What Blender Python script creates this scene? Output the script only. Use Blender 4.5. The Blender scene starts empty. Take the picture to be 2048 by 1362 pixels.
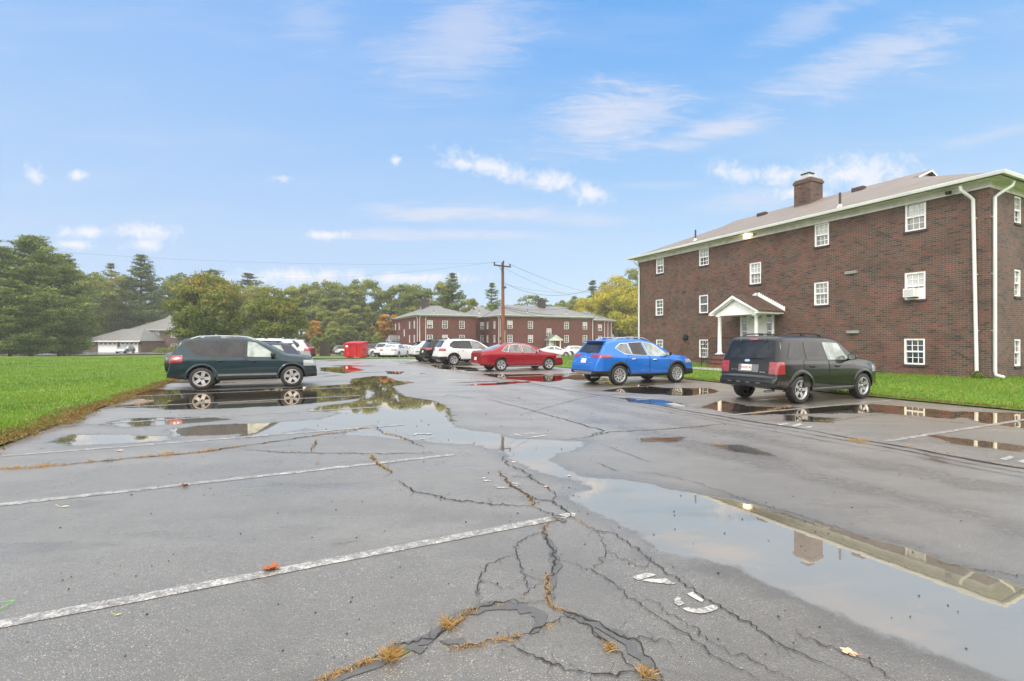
import bpy, bmesh, math, random
import numpy as np
from mathutils import Vector, Matrix
from mathutils.bvhtree import BVHTree
R = math.radians
SC = bpy.context.scene
COL = SC.collection
F = 960.0; CAMZ = 1.6
def smooth(t):
    t = np.clip(t, 0, 1); return t*t*(3-2*t)
def zf(y):
    return -0.95*smooth((np.asarray(y, float)-36)/49)
def gp(px, py, dz=0.0):
    """the point of the ground that the photograph shows at a pixel"""
    D = F*CAMZ/(py-681.0)
    for _ in range(30):
        D = 0.5*D + 0.5*F*(CAMZ-float(zf(D))-dz)/(py-681.0)
    return ((px-1024.0)/F*D, D, float(zf(D))+dz)
AZ = R(26)
U = np.array([math.cos(AZ), math.sin(AZ)]); V = np.array([-math.sin(AZ), math.cos(AZ)])
def ab(x, y): return x*U[0]+y*U[1], x*V[0]+y*V[1]
def xy(a, b): return a*U[0]+b*V[0], a*U[1]+b*V[1]

# ---------------------------------------------------------------- tags
def tag(o, label=None, cat=None, group=None, kind=None):
    if label: o['label'] = label
    if cat: o['category'] = cat
    if group: o['group'] = group
    if kind: o['kind'] = kind
    return o
def empty(name, loc=(0,0,0), rz=0.0):
    o = bpy.data.objects.new(name, None); COL.objects.link(o)
    o.location = loc; o.rotation_euler = (0,0,rz); o.empty_display_size = 0.2
    return o
def link(name, me, parent=None, mats=()):
    o = bpy.data.objects.new(name, me); COL.objects.link(o)
    for m in mats: me.materials.append(m)
    if parent: o.parent = parent
    return o
def copy_tree(o, parent=None):
    c = o.copy(); COL.objects.link(c); c.parent = parent
    for ch in list(o.children): copy_tree(ch, c)
    return c
def np_mesh(name, verts, faces, tint=None, smooth_=False):
    """verts (N,3), faces (M,k) all the same size"""
    verts = np.asarray(verts, np.float32); faces = np.asarray(faces, np.int32)
    me = bpy.data.meshes.new(name)
    k = faces.shape[1]; m = len(faces)
    me.vertices.add(len(verts)); me.vertices.foreach_set('co', verts.ravel())
    me.loops.add(m*k); me.loops.foreach_set('vertex_index', faces.ravel())
    me.polygons.add(m); me.polygons.foreach_set('loop_start', np.arange(0, m*k, k, dtype=np.int32))
    me.polygons.foreach_set('loop_total', np.full(m, k, np.int32))
    if tint is not None:
        at = me.attributes.new('tint', 'FLOAT', 'FACE'); at.data.foreach_set('value', np.asarray(tint, np.float32))
    me.update(calc_edges=True); me.validate()
    if smooth_: me.polygons.foreach_set('use_smooth', np.ones(m, bool))
    return me

class MB:
    def __init__(s, T=None): s.v=[]; s.f=[]; s.m=[]; s.T=T; s.mi=0
    def add(s, vs, fs, mi=None):
        n=len(s.v)
        for p in vs:
            s.v.append(tuple(s.T(*p)) if s.T else tuple(p))
        for f in fs:
            s.f.append(tuple(i+n for i in f)); s.m.append(s.mi if mi is None else mi)
    def box(s, x0,x1,y0,y1,z0,z1, mi=None):
        s.add([(x0,y0,z0),(x1,y0,z0),(x1,y1,z0),(x0,y1,z0),(x0,y0,z1),(x1,y0,z1),(x1,y1,z1),(x0,y1,z1)],
              [(0,3,2,1),(4,5,6,7),(0,1,5,4),(1,2,6,5),(2,3,7,6),(3,0,4,7)], mi)
    def quad(s, a,b,c,d, mi=None): s.add([a,b,c,d],[(0,1,2,3)],mi)
    def poly(s, pts, mi=None): s.add(pts,[tuple(range(len(pts)))],mi)
    def prism(s, pts, off, mi=None):
        n=len(pts); q=[tuple(np.add(p,off)) for p in pts]
        s.add(list(pts)+q, [tuple(range(n))[::-1], tuple(range(n,2*n))]+[(i,(i+1)%n,n+(i+1)%n,n+i) for i in range(n)], mi)
    def tube(s, path, rad, n=8, mi=None, caps=True):
        path=[Vector(p) for p in path]; rs=rad if hasattr(rad,'__len__') else [rad]*len(path)
        vs=[]; fs=[]
        up=None
        for i,p in enumerate(path):
            d=(path[min(i+1,len(path)-1)]-path[max(i-1,0)]).normalized()
            if up is None: up = Vector((0,0,1)) if abs(d.z)<.9 else Vector((1,0,0))
            a=d.cross(up).normalized(); b=a.cross(d).normalized(); up=b
            for k in range(n):
                t=2*math.pi*k/n; q=p+a*math.cos(t)*rs[i]+b*math.sin(t)*rs[i]; vs.append(tuple(q))
        for i in range(len(path)-1):
            for k in range(n): fs.append((i*n+k,i*n+(k+1)%n,(i+1)*n+(k+1)%n,(i+1)*n+k))
        if caps: fs.append(tuple(range(n))[::-1]); fs.append(tuple(range((len(path)-1)*n,len(path)*n)))
        s.add(vs,fs,mi)
    def lathe(s, prof, axis='z', c=(0,0,0), n=32, mi=None):
        """prof: (radius, height along axis)"""
        vs=[]; fs=[]
        for r,h in prof:
            for k in range(n):
                t=2*math.pi*k/n; ca,sa=r*math.cos(t),r*math.sin(t)
                p={'z':(ca,sa,h),'y':(ca,h,sa),'x':(h,ca,sa)}[axis]
                vs.append((p[0]+c[0],p[1]+c[1],p[2]+c[2]))
        for i in range(len(prof)-1):
            for k in range(n): fs.append((i*n+k,i*n+(k+1)%n,(i+1)*n+(k+1)%n,(i+1)*n+k))
        s.add(vs,fs,mi)
    def build(s, name, mats, parent=None, smooth_=False, bevel=0):
        me=bpy.data.meshes.new(name); me.from_pydata(s.v,[],s.f)
        if not isinstance(mats,(list,tuple)): mats=[mats]
        for m in mats: me.materials.append(m)
        if any(s.m): me.polygons.foreach_set('material_index', s.m)
        if smooth_:
            me.polygons.foreach_set('use_smooth',[True]*len(me.polygons))
        me.update()
        bm=bmesh.new(); bm.from_mesh(me)
        bmesh.ops.recalc_face_normals(bm, faces=bm.faces); bm.to_mesh(me); bm.free()
        if smooth_:
            try: me.set_sharp_from_angle(angle=R(40))
            except Exception: pass
        o=bpy.data.objects.new(name,me); COL.objects.link(o)
        if parent: o.parent=parent
        if bevel:
            b=o.modifiers.new('bevel','BEVEL'); b.width=bevel; b.segments=2; b.limit_method='ANGLE'
        return o

# ---------------------------------------------------------------- materials
class NT:
    def __init__(s, name):
        s.mat=bpy.data.materials.new(name); s.mat.use_nodes=True; s.t=s.mat.node_tree
        s.t.nodes.clear(); s.out=s.n('ShaderNodeOutputMaterial')
    def n(s, typ, **kw):
        nd=s.t.nodes.new(typ)
        for k,v in kw.items():
            if k.startswith('i_'):
                nd.inputs[k[2:].replace('_',' ')].default_value=v
            else: setattr(nd,k,v)
        return nd
    def l(s,a,b): s.t.links.new(a,b)
    def math(s,op,a,b=None,c=None,clamp=False):
        nd=s.t.nodes.new('ShaderNodeMath'); nd.operation=op; nd.use_clamp=clamp
        for i,x in enumerate((a,b,c)):
            if x is None: continue
            if isinstance(x,(int,float)): nd.inputs[i].default_value=x
            else: s.l(x,nd.inputs[i])
        return nd.outputs[0]
    def mix(s,f,a,b,blend='MIX'):
        nd=s.t.nodes.new('ShaderNodeMix'); nd.data_type='RGBA'; nd.blend_type=blend
        for sock,x in ((nd.inputs[0],f),(nd.inputs[6],a),(nd.inputs[7],b)):
            if isinstance(x,(int,float)): sock.default_value=x
            elif isinstance(x,(tuple,list)): sock.default_value=(*x[:3],1)
            else: s.l(x,sock)
        return nd.outputs[2]
    def rng(s,x,a,b,c=0,d=1,smoothst=False):
        nd=s.t.nodes.new('ShaderNodeMapRange'); nd.clamp=True
        if smoothst: nd.interpolation_type='SMOOTHSTEP'
        s.l(x,nd.inputs[0])
        for i,v in enumerate((a,b,c,d)): nd.inputs[i+1].default_value=v
        return nd.outputs[0]
    def noise(s,vec,scale,detail=3,rough=.55,out=0,dim='3D'):
        nd=s.t.nodes.new('ShaderNodeTexNoise'); nd.noise_dimensions=dim
        nd.inputs['Scale'].default_value=scale; nd.inputs['Detail'].default_value=detail; nd.inputs['Roughness'].default_value=rough
        if vec is not None: s.l(vec,nd.inputs['Vector'])
        return nd.outputs[out]
    def obj(s): return s.n('ShaderNodeTexCoord').outputs['Object']
    def world(s): return s.n('ShaderNodeNewGeometry').outputs['Position']
    def bump(s,h,strength=.3,dist=.01,normal=None):
        nd=s.n('ShaderNodeBump'); nd.inputs['Strength'].default_value=strength; nd.inputs['Distance'].default_value=dist
        s.l(h,nd.inputs['Height'])
        if normal is not None: s.l(normal,nd.inputs['Normal'])
        return nd.outputs[0]
    def ramp(s,x,stops):
        nd=s.n('ShaderNodeValToRGB'); cr=nd.color_ramp
        while len(cr.elements)<len(stops): cr.elements.new(.5)
        for e,(p,c) in zip(cr.elements,stops): e.position=p; e.color=(*c,1)
        s.l(x,nd.inputs[0]); return nd.outputs[0]
    def bsdf(s,base=None,rough=.5,metal=0,spec=.5,coat=0,normal=None,coat_rough=.05,alpha=None,emis=None,estr=0):
        b=s.n('ShaderNodeBsdfPrincipled')
        def put(k,x):
            if x is None: return
            if isinstance(x,(int,float)): b.inputs[k].default_value=x
            elif isinstance(x,(tuple,list)): b.inputs[k].default_value=(*x[:3],1)
            else: s.l(x,b.inputs[k])
        put('Base Color',base); put('Roughness',rough); put('Metallic',metal); put('Specular IOR Level',spec)
        put('Coat Weight',coat); put('Coat Roughness',coat_rough); put('Normal',normal)
        if emis is not None: put('Emission Color',emis); b.inputs['Emission Strength'].default_value=estr
        return b
    def done(s,b):
        s.l(b.outputs[0],s.out.inputs[0]); return s.mat
def simple(name, col, rough=.6, metal=0, spec=.5, coat=0, var=.12, scale=6, bump=0):
    m=NT(name); v=m.obj(); n=m.noise(v,scale,4)
    c=m.mix(m.rng(n,.35,.65),tuple(x*(1-var) for x in col),tuple(min(1,x*(1+var)) for x in col))
    nm=m.bump(m.noise(v,scale*6,3),bump,.01) if bump else None
    return m.done(m.bsdf(c,rough,metal,spec,coat,nm))
OVERC=(2.3,2.22,2.12); WSTR=1.0; SUNE=1.2; HAZE=0.0007; EXPO=0.35
# ---------------------------------------------------------------- shared materials
M = {}
M['white'] = simple('white_paint',(.86,.85,.85),.45,var=.05)
M['white_dirty'] = simple('weathered_white_paint',(.78,.735,.74),.6,var=.14,scale=2.5)
M['black'] = simple('black_plastic',(.008,.008,.009),.42,var=.2)
M['rubber'] = simple('wet_rubber',(.011,.011,.0115),.5,var=.25,scale=20)
M['darkmetal'] = simple('dark_metal',(.03,.03,.03),.5,.5)
M['silver'] = simple('alloy',(.44,.45,.46),.34,.6,var=.06)
M['chrome'] = simple('chrome',(.8,.8,.82),.12,1.0,var=.03)
M['redbrickstep'] = simple('brick_step',(.20,.07,.05),.6,var=.4,scale=12)
M['metalwhite'] = simple('white_aluminium',(.72,.74,.73),.4,var=.06,scale=1.2)
M['concrete'] = simple('concrete',(.34,.33,.31),.6,var=.18,scale=3,bump=.2)
M['copper'] = simple('dark_pipe',(.06,.035,.028),.6)

def mat_brick(name, c1, c2, c3, mortar, sat=1.0, red_amt=.35):
    m=NT(name); o=m.obj(); s=m.n('ShaderNodeSeparateXYZ'); m.l(o,s.inputs[0])
    cx=m.n('ShaderNodeCombineXYZ'); m.l(m.math('ADD',s.outputs[0],s.outputs[1]),cx.inputs[0]); m.l(s.outputs[2],cx.inputs[1])
    b=m.n('ShaderNodeTexBrick'); m.l(cx.outputs[0],b.inputs['Vector'])
    b.inputs['Scale'].default_value=1; b.inputs['Brick Width'].default_value=.205; b.inputs['Row Height'].default_value=.0763
    b.inputs['Mortar Size'].default_value=.005; b.inputs['Mortar Smooth'].default_value=.2; b.inputs['Bias'].default_value=0
    b.inputs['Color1'].default_value=(0,0,0,1); b.inputs['Color2'].default_value=(1,1,1,1); b.inputs['Mortar'].default_value=(.5,.5,.5,1)
    fac=b.outputs['Fac']
    big=m.noise(o,.35,4); mid=m.noise(cx.outputs[0],2.2,3)
    # per brick random: the brick colour output is a random grey
    base=m.ramp(b.outputs['Color'],[(0,c2),(.3,c1),(.62,c1),(.8,tuple((x+y)/2 for x,y in zip(c1,c3))),(1,c3)])
    redm=m.rng(m.math('ADD',m.noise(o,.55,5,.65),m.math('MULTIPLY',m.math('SUBTRACT',m.noise(cx.outputs[0],9,1),.5),.5)),.5,.68,0,red_amt)
    base=m.mix(redm,base,c3)
    dark=m.rng(mid,.55,.8,0,.55); base=m.mix(dark,base,c2)
    mort=m.mix(m.rng(m.noise(o,1.3,3),.35,.65),tuple(x*.55 for x in mortar),mortar)
    col=m.mix(fac,base,mort)
    st_=m.rng(m.noise(o,.8,5,.7),.48,.68,0,.45); col=m.mix(st_,col,c2); col=m.mix(m.rng(m.noise(cx.outputs[0],3.3,2),.6,.75,0,.25),col,(.16,.125,.10))
    efl=m.rng(m.noise(cx.outputs[0],5,5,.7),.68,.82,0,.3); col=m.mix(efl,col,(.42,.38,.34))
    h=m.math('SUBTRACT',1,fac)
    return m.done(m.bsdf(col,m.rng(big,.3,.7,.55,.8),0,.35,0,m.bump(h,.6,.008)))
M['brick']=mat_brick('dark_brick',(.100,.066,.050),(.036,.029,.025),(.195,.062,.045),(.27,.24,.205),red_amt=.42)
M['brick_far']=mat_brick('red_brick',(.115,.034,.026),(.07,.024,.02),(.15,.040,.030),(.20,.11,.09),red_amt=.4)
M['brick_sill']=simple('brick_sill',(.045,.03,.03),.7,var=.4,scale=15)
def mat_roof(name, c, c2):
    m=NT(name); o=m.obj(); n=m.noise(o,1.1,5,.65); s=m.n('ShaderNodeSeparateXYZ'); m.l(o,s.inputs[0])
    row=m.math('FRACT',m.math('MULTIPLY',s.outputs[2],15)); rr=m.rng(row,0,.16,.72,1)
    fine=m.noise(o,26,2); col=m.mix(m.rng(n,.3,.7),c,c2); col=m.mix(m.rng(fine,.3,.7,.0,.5),col,tuple(x*.55 for x in c))
    sc=m.n('ShaderNodeMix',data_type='RGBA',blend_type='MULTIPLY'); sc.inputs[0].default_value=1
    cc=m.n('ShaderNodeCombineXYZ'); [m.l(rr,cc.inputs[i]) for i in range(3)]
    m.l(col,sc.inputs[6]); m.l(cc.outputs[0],sc.inputs[7])
    return m.done(m.bsdf(sc.outputs[2],.6,0,.4,0,m.bump(fine,.3,.01)))
M['roof']=mat_roof('brown_shingles',(.175,.145,.125),(.235,.20,.175))
M['roof_far']=mat_roof('grey_shingles',(.155,.155,.152),(.22,.22,.215))
M['roof_moss']=simple('mossy_shingles',(.080,.047,.034),.8,var=.45,scale=7,bump=.4)
def mat_glass(name,a,b,rough=.06,scale=1.4,spec=.8):
    m=NT(name); o=m.world(); n=m.noise(o,scale,2)
    return m.done(m.bsdf(m.mix(m.rng(n,.4,.6),a,b),rough,0,spec,.6 if spec>.5 else .25))
M['pane_dark']=mat_glass('dark_window_glass',(.02,.024,.024),(.07,.075,.07))
M['pane_mid']=mat_glass('curtained_glass',(.09,.10,.10),(.19,.195,.19),.1)
M['pane_light']=mat_glass('blind_behind_glass',(.34,.36,.37),(.46,.47,.47),.15)

# ---------------------------------------------------------------- base ground, asphalt, lawns
def mat_ground():
    m=NT('far_ground'); w=m.world(); s=m.n('ShaderNodeSeparateXYZ'); m.l(w,s.inputs[0])
    n=m.noise(w,.4,5); n2=m.noise(w,6,3)
    g=m.mix(m.rng(n,.35,.65),(.055,.095,.02),(.09,.12,.03)); br=m.mix(n2,(.10,.055,.03),(.17,.10,.055))
    f=m.rng(m.math('ADD',s.outputs[1],m.math('MULTIPLY',n,14)),80,92)
    return m.done(m.bsdf(m.mix(f,g,br),.9,0,.2))
def ground_sheet():
    xs=np.linspace(-900,900,61); ys=np.concatenate([np.linspace(-60,120,91),np.linspace(130,1500,30)])
    X,Y=np.meshgrid(xs,ys); Z=zf(Y)-.10
    v=np.stack([X,Y,Z],-1).reshape(-1,3); nx=len(xs); ny=len(ys)
    i=np.arange(nx-1)[None,:]+np.arange(ny-1)[:,None]*nx; f=np.stack([i,i+1,i+nx+1,i+nx],-1).reshape(-1,4)
    return tag(link('ground',np_mesh('ground',v,f,smooth_=True),mats=[mat_ground()]),kind='structure')
ground_sheet()

def px2ab(pts):
    out=[]
    for p in pts:
        x,y,_=gp(*p); out.append(ab(x,y))
    return np.array(out)
PUD=[ # outlines of standing water as seen in the photograph, laid on the ground
 [(700,758),(745,752),(775,752),(790,760),(832,765),(786,773),(800,785),(812,792),(850,798),(880,803),(903,818),(912,840),(908,850),(935,858),(990,866),(1030,877),(1120,879),(1172,884),(1165,897),(1120,908),(1106,922),(1130,940),(1180,953),(1240,957),(1290,965),(1340,974),(1420,989),(1500,1005),(1600,1034),(1700,1061),(1800,1090),(1900,1120),(2048,1166),(2300,1240),(2300,1480),(2100,1400),(2000,1362),(1850,1308),(1700,1245),(1560,1185),(1480,1138),(1400,1123),(1310,1105),(1282,1078),(1215,1042),(1130,992),(1150,985),(1172,976),(1160,964),(1080,948),(1045,934),(1003,905),(960,892),(870,886),(790,878),(700,870),(610,858),(560,868),(500,878),(470,872),(560,850),(640,838),(680,826),(610,822),(640,812),(700,805),(725,795),(700,785),(640,776),(700,768)],
 [(250,790),(300,778),(420,781),(560,776),(700,768),(735,780),(728,796),(640,806),(560,812),(430,818),(330,820),(265,812),(300,802)],
 [(330,860),(400,850),(520,846),(640,838),(760,832),(800,842),(700,850),(560,862),(430,872),(350,872)],
 [(90,885),(140,868),(240,868),(330,872),(360,880),(240,888),(140,892)],
 [(190,848),(260,836),(400,834),(470,838),(400,846),(250,856)],
 [(1270,876),(1310,875),(1375,874),(1350,884),(1280,886)],
 [(1420,888),(1480,888),(1540,905),(1540,912),(1470,905)],
 [(1840,905),(1880,915),(1895,926),(1860,920)],
 [(1440,800),(1500,812),(1600,815),(1740,808),(1800,812),(1900,822),(1960,832),(1900,838),(1760,826),(1600,828),(1480,830),(1400,815)],
 [(1900,822),(2048,826),(2200,840),(2200,870),(2048,858),(1960,845)],
 [(1270,770),(1340,776),(1420,776),(1440,784),(1380,792),(1290,788),(1200,782)],
 [(1240,795),(1330,800),(1380,812),(1330,812),(1260,804)],
 [(1150,748),(1200,752),(1230,762),(1180,764),(1120,756)],
 [(960,748),(1080,748),(1150,755),(1100,765),(1000,757)],
 [(640,735),(700,733),(730,740),(690,747),(640,742)],
 [(770,742),(810,743),(800,749),(775,748)],
 [(860,730),(950,735),(960,742),(880,738)],
 [(1570,830),(1680,836),(1660,846),(1560,842)],
 [(1840,868),(1960,880),(2048,892),(2048,905),(1930,893)],
]
FILM=[ # thin films of water, hardly deeper than the stones
 [(0,975),(60,960),(170,952),(100,975),(30,990),(-60,1000)],
 [(140,955),(230,932),(330,925),(362,938),(340,960),(395,975),(360,1000),(250,1022),(100,1035),(-80,1052),(-80,1012),(60,1018),(170,990)],
 [(380,948),(440,930),(560,922),(520,940),(420,962)],
 [(560,1052),(640,1038),(760,1030),(850,1040),(780,1060),(640,1075),(570,1068)],
 [(420,985),(560,965),(760,950),(800,958),(620,980),(450,998)],
 [(1180,1000),(1130,975),(1230,1040),(1300,1100),(1420,1118),(1330,1130),(1250,1090)],
 [(980,905),(900,912),(800,922),(900,905)],
 [(0,1075),(120,1060),(300,1062),(420,1080),(300,1100),(100,1105)],
 [(700,1060),(850,1050),(960,1040),(900,1070),(780,1085)],
 [(640,930),(740,915),(780,925),(700,945)]
]
def sdf_poly(P, poly):
    """signed distance, positive inside; P (N,2), poly (K,2)"""
    d=np.full(len(P),1e9); inside=np.zeros(len(P),bool); K=len(poly)
    for i in range(K):
        a=poly[i]; b=poly[(i+1)%K]; e=b-a; w=P-a
        t=np.clip((w@e)/(e@e+1e-12),0,1); d=np.minimum(d,((w-t[:,None]*e)**2).sum(1))
        c=((a[1]<=P[:,1])&(b[1]>P[:,1]))|((b[1]<=P[:,1])&(a[1]>P[:,1]))
        with np.errstate(divide='ignore',invalid='ignore'):
            xi=a[0]+(P[:,1]-a[1])/(b[1]-a[1])*(b[0]-a[0])
        inside^=c&(P[:,0]<xi)
    return np.where(inside,1,-1)*np.sqrt(d)
def mat_asphalt():
    m=NT('wet_asphalt'); w=m.world()
    at=m.n('ShaderNodeAttribute',attribute_name='sdf').outputs['Fac']
    edge=m.math('MULTIPLY',m.math('SUBTRACT',m.noise(w,1.9,8,.72),.5),.52)
    sd=m.math('ADD',at,edge)
    pud=m.rng(sd,-.03,.075,smoothst=True)
    damp=m.rng(m.math('ADD',sd,m.math('MULTIPLY',m.math('SUBTRACT',m.noise(w,5,5,.7),.5),.35)),-.32,.02,smoothst=True)
    fa=m.n('ShaderNodeAttribute',attribute_name='film').outputs['Fac']
    film=m.rng(m.math('ADD',fa,m.math('MULTIPLY',m.math('SUBTRACT',m.noise(w,1.7,6,.7),.5),.9)),-.16,.16,smoothst=True)
    mp=m.n('ShaderNodeMapping'); mp.inputs['Rotation'].default_value=(0,0,-R(26)-R(90)); m.l(w,mp.inputs[0])
    mp.inputs['Scale'].default_value=(.35,1.5,1)
    streak=m.noise(mp.outputs[0],1.0,4,.6)
    big=m.noise(w,.5,5,.6); grain=m.noise(w,75,3,.7); 
    vo=m.n('ShaderNodeTexVoronoi'); vo.inputs['Scale'].default_value=150; vo.inputs['Randomness'].default_value=1; m.l(w,vo.inputs['Vector'])
    cell=vo.outputs['Color']; cs=m.n('ShaderNodeSeparateColor'); m.l(cell,cs.inputs[0])
    vo2=m.n('ShaderNodeTexVoronoi'); vo2.inputs['Scale'].default_value=75; m.l(w,vo2.inputs['Vector'])
    cs2=m.n('ShaderNodeSeparateColor'); m.l(vo2.outputs['Color'],cs2.inputs[0])
    base=m.mix(m.rng(big,.3,.7),(.106,.103,.099),(.168,.163,.156))
    base=m.mix(m.rng(cs.outputs[0],.0,1,0,.80),base,(.088,.085,.081))
    stone=m.math('MULTIPLY',m.rng(cs.outputs[1],.78,.86),m.rng(vo.outputs['Distance'],.45,.3))
    base=m.mix(m.math('MULTIPLY',stone,.8),base,(.44,.43,.40))
    st2=m.math('MULTIPLY',m.rng(cs2.outputs[0],.95,.97),m.rng(vo2.outputs['Distance'],.42,.3))
    base=m.mix(st2,base,m.mix(cs2.outputs[1],(.42,.40,.36),(.30,.23,.17)))
    pit=m.rng(m.noise(w,34,2),.64,.72,0,.8); base=m.mix(pit,base,(.02,.02,.02))
    stain=m.rng(m.noise(w,1.6,6,.75),.53,.68,0,.65); base=m.mix(stain,base,(.072,.071,.069))
    pat=m.rng(m.noise(w,.45,5,.65),.46,.58,0,.6); base=m.mix(pat,base,(.085,.084,.082))
    base=m.mix(m.math('MULTIPLY',damp,.7),base,(.062,.061,.059))
    wetc=m.mix(m.noise(w,1.3,4),(.185,.170,.146),(.222,.205,.178))  # pale puddle colour stands in for the reflection of a grey sky
    base=m.mix(m.math('MULTIPLY',film,.62),base,(.200,.195,.186))
    base=m.mix(m.math('MULTIPLY',pud,.9),base,wetc)
    sx=m.n('ShaderNodeSeparateXYZ'); m.l(w,sx.inputs[0]); aco=m.math('ADD',m.math('MULTIPLY',sx.outputs[0],float(U[0])),m.math('MULTIPLY',sx.outputs[1],float(U[1])))
    stall=m.math('MAXIMUM',m.rng(m.math('ADD',aco,m.math('MULTIPLY',big,2)),9.2,10.6),m.rng(m.math('ADD',streak,m.math('MULTIPLY',big,.4)),.74,.86))
    rough=m.math('ADD',m.rng(streak,.35,.65,.30,.46),m.rng(grain,.3,.7,-.03,.05))
    rough=m.math('SUBTRACT',rough,m.math('MULTIPLY',stall,.20))
    bco=m.math('ADD',m.math('MULTIPLY',sx.outputs[0],float(V[0])),m.math('MULTIPLY',sx.outputs[1],float(V[1])))
    wob=m.math('MULTIPLY',m.math('SUBTRACT',m.noise(w,.8,5,.65),.5),1.1); trk=None
    for ac in (5.75,7.0):
        d_=m.math('ABSOLUTE',m.math('SUBTRACT',m.math('ADD',aco,wob),ac)); q_=m.rng(d_,.42,.08); trk=q_ if trk is None else m.math('MAXIMUM',trk,q_)
    trk=m.math('MULTIPLY',m.math('MULTIPLY',trk,m.rng(bco,20,12)),m.rng(m.noise(w,11,5,.7),.33,.52))
    rough=m.math('SUBTRACT',rough,m.math('MULTIPLY',trk,.17)); base=m.mix(m.math('MULTIPLY',trk,.9),base,(.050,.047,.043)); base=m.mix(m.math('MULTIPLY',stall,.62),base,(.082,.078,.072))
    sheen=m.math('MAXIMUM',m.rng(streak,.6,.70),m.math('MULTIPLY',damp,.6))
    rough=m.math('SUBTRACT',rough,m.math('MULTIPLY',sheen,.07))
    rough=m.math('MULTIPLY',rough,m.math('SUBTRACT',1,pud)); rough=m.math('ADD',rough,.012)
    hgt=m.math('ADD',m.math('MULTIPLY',vo.outputs['Distance'],-.6),m.math('MULTIPLY',grain,.8))
    hgt=m.math('ADD',hgt,m.math('MULTIPLY',m.noise(w,14,4),1.2))
    dry=m.math('SUBTRACT',1,pud)
    bs=m.n('ShaderNodeBump'); bs.inputs['Distance'].default_value=.006
    m.l(m.math('MULTIPLY',m.math('MULTIPLY',dry,m.rng(sheen,0,1,.62,.3)),1.0),bs.inputs['Strength']); m.l(hgt,bs.inputs['Height'])
    rip=m.bump(m.noise(w,7,2),.03,.004,bs.outputs[0])
    b=m.bsdf(base,rough,0,.5,0,rip); b.inputs['IOR'].default_value=1.58; b.inputs['Specular Tint'].default_value=(1,.89,.74,1)
    gl=m.n('ShaderNodeBsdfGlossy'); m.l(m.mix(pud,(.93,.84,.73),(.96,.79,.615)),gl.inputs['Color']); m.l(rip,gl.inputs['Normal'])
    m.l(m.math('ADD',m.math('SUBTRACT',m.math('MULTIPLY',dry,.34),m.math('MULTIPLY',m.math('MULTIPLY',film,dry),.14)),m.math('MULTIPLY',m.noise(w,3,3),.03)),gl.inputs['Roughness'])
    lw=m.n('ShaderNodeLayerWeight'); lw.inputs['Blend'].default_value=.5; m.l(rip,lw.inputs['Normal'])
    ft=m.rng(lw.outputs['Facing'],.35,.92,0,1); fz=m.math('ADD',m.math('MULTIPLY',m.math('POWER',ft,1.75),.91),.04)
    wetf=m.math('MAXIMUM',pud,m.math('MULTIPLY',m.math('MAXIMUM',trk,m.math('MULTIPLY',stall,.9)),.6))
    wetf=m.math('MAXIMUM',wetf,m.math('MULTIPLY',damp,.34)); wetf=m.math('MAXIMUM',wetf,m.rng(streak,.35,.65,.36,.62)); wetf=m.math('MAXIMUM',wetf,m.math('MULTIPLY',film,.5))
    mx=m.n('ShaderNodeMixShader'); m.l(m.math('MULTIPLY',fz,wetf),mx.inputs[0]); m.l(b.outputs[0],mx.inputs[1]); m.l(gl.outputs[0],mx.inputs[2])
    m.l(mx.outputs[0],m.out.inputs[0]); return m.mat
def asphalt():
    a=np.concatenate([np.arange(-4.6,15.2,.09),[15.2]])
    b=[-14.]; 
    while b[-1]<44: b.append(b[-1]+(1.0 if b[-1]<-1 else .06+.0035*max(b[-1],0)))
    b=np.array(b); A,B=np.meshgrid(a,b)
    ed=.0
    P=np.stack([A.ravel(),B.ravel()],1); s=np.full(len(P),-5.0)
    for poly in PUD:
        q=px2ab(poly); lo=q.min(0)-1.2; hi=q.max(0)+1.2
        k=np.where(((P>lo)&(P<hi)).all(1))[0]
        if len(k): s[k]=np.maximum(s[k],sdf_poly(P[k],q))
    # nothing but damp tarmac in hollows between
    rng=np.random.default_rng(5)
    for i in range(46):
        ca=rng.uniform(-3,15); cb=rng.uniform(8,42); ra=rng.uniform(.25,1.3); rb=rng.uniform(.15,.5)
        if -3<ca<8.5 and cb<14 : continue
        d=np.hypot((P[:,0]-ca)/ra,(P[:,1]-cb)/rb); s=np.maximum(s,(1-d)*min(ra,rb))
    x,y=A*U[0]+B*V[0],A*U[1]+B*V[1]
    v=np.stack([x,y,zf(y)],-1).reshape(-1,3); nx=len(a); ny=len(b)
    i=np.arange(nx-1)[None,:]+np.arange(ny-1)[:,None]*nx; f=np.stack([i,i+1,i+nx+1,i+nx],-1).reshape(-1,4)
    me=np_mesh('parking_lot',v,f,smooth_=True)
    s2=np.full(len(P),-5.0)
    for poly in FILM:
        q=px2ab(poly); lo=q.min(0)-1.2; hi=q.max(0)+1.2
        k=np.where(((P>lo)&(P<hi)).all(1))[0]
        if len(k): s2[k]=np.maximum(s2[k],sdf_poly(P[k],q))
    at=me.attributes.new('film','FLOAT','POINT'); at.data.foreach_set('value',s2.astype(np.float32))
    at=me.attributes.new('sdf','FLOAT','POINT'); at.data.foreach_set('value',s.astype(np.float32))
    M['asphalt']=mat_asphalt()
    return tag(link('parking_lot',me,mats=[M['asphalt']]),kind='structure')
LOT=asphalt()

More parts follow.
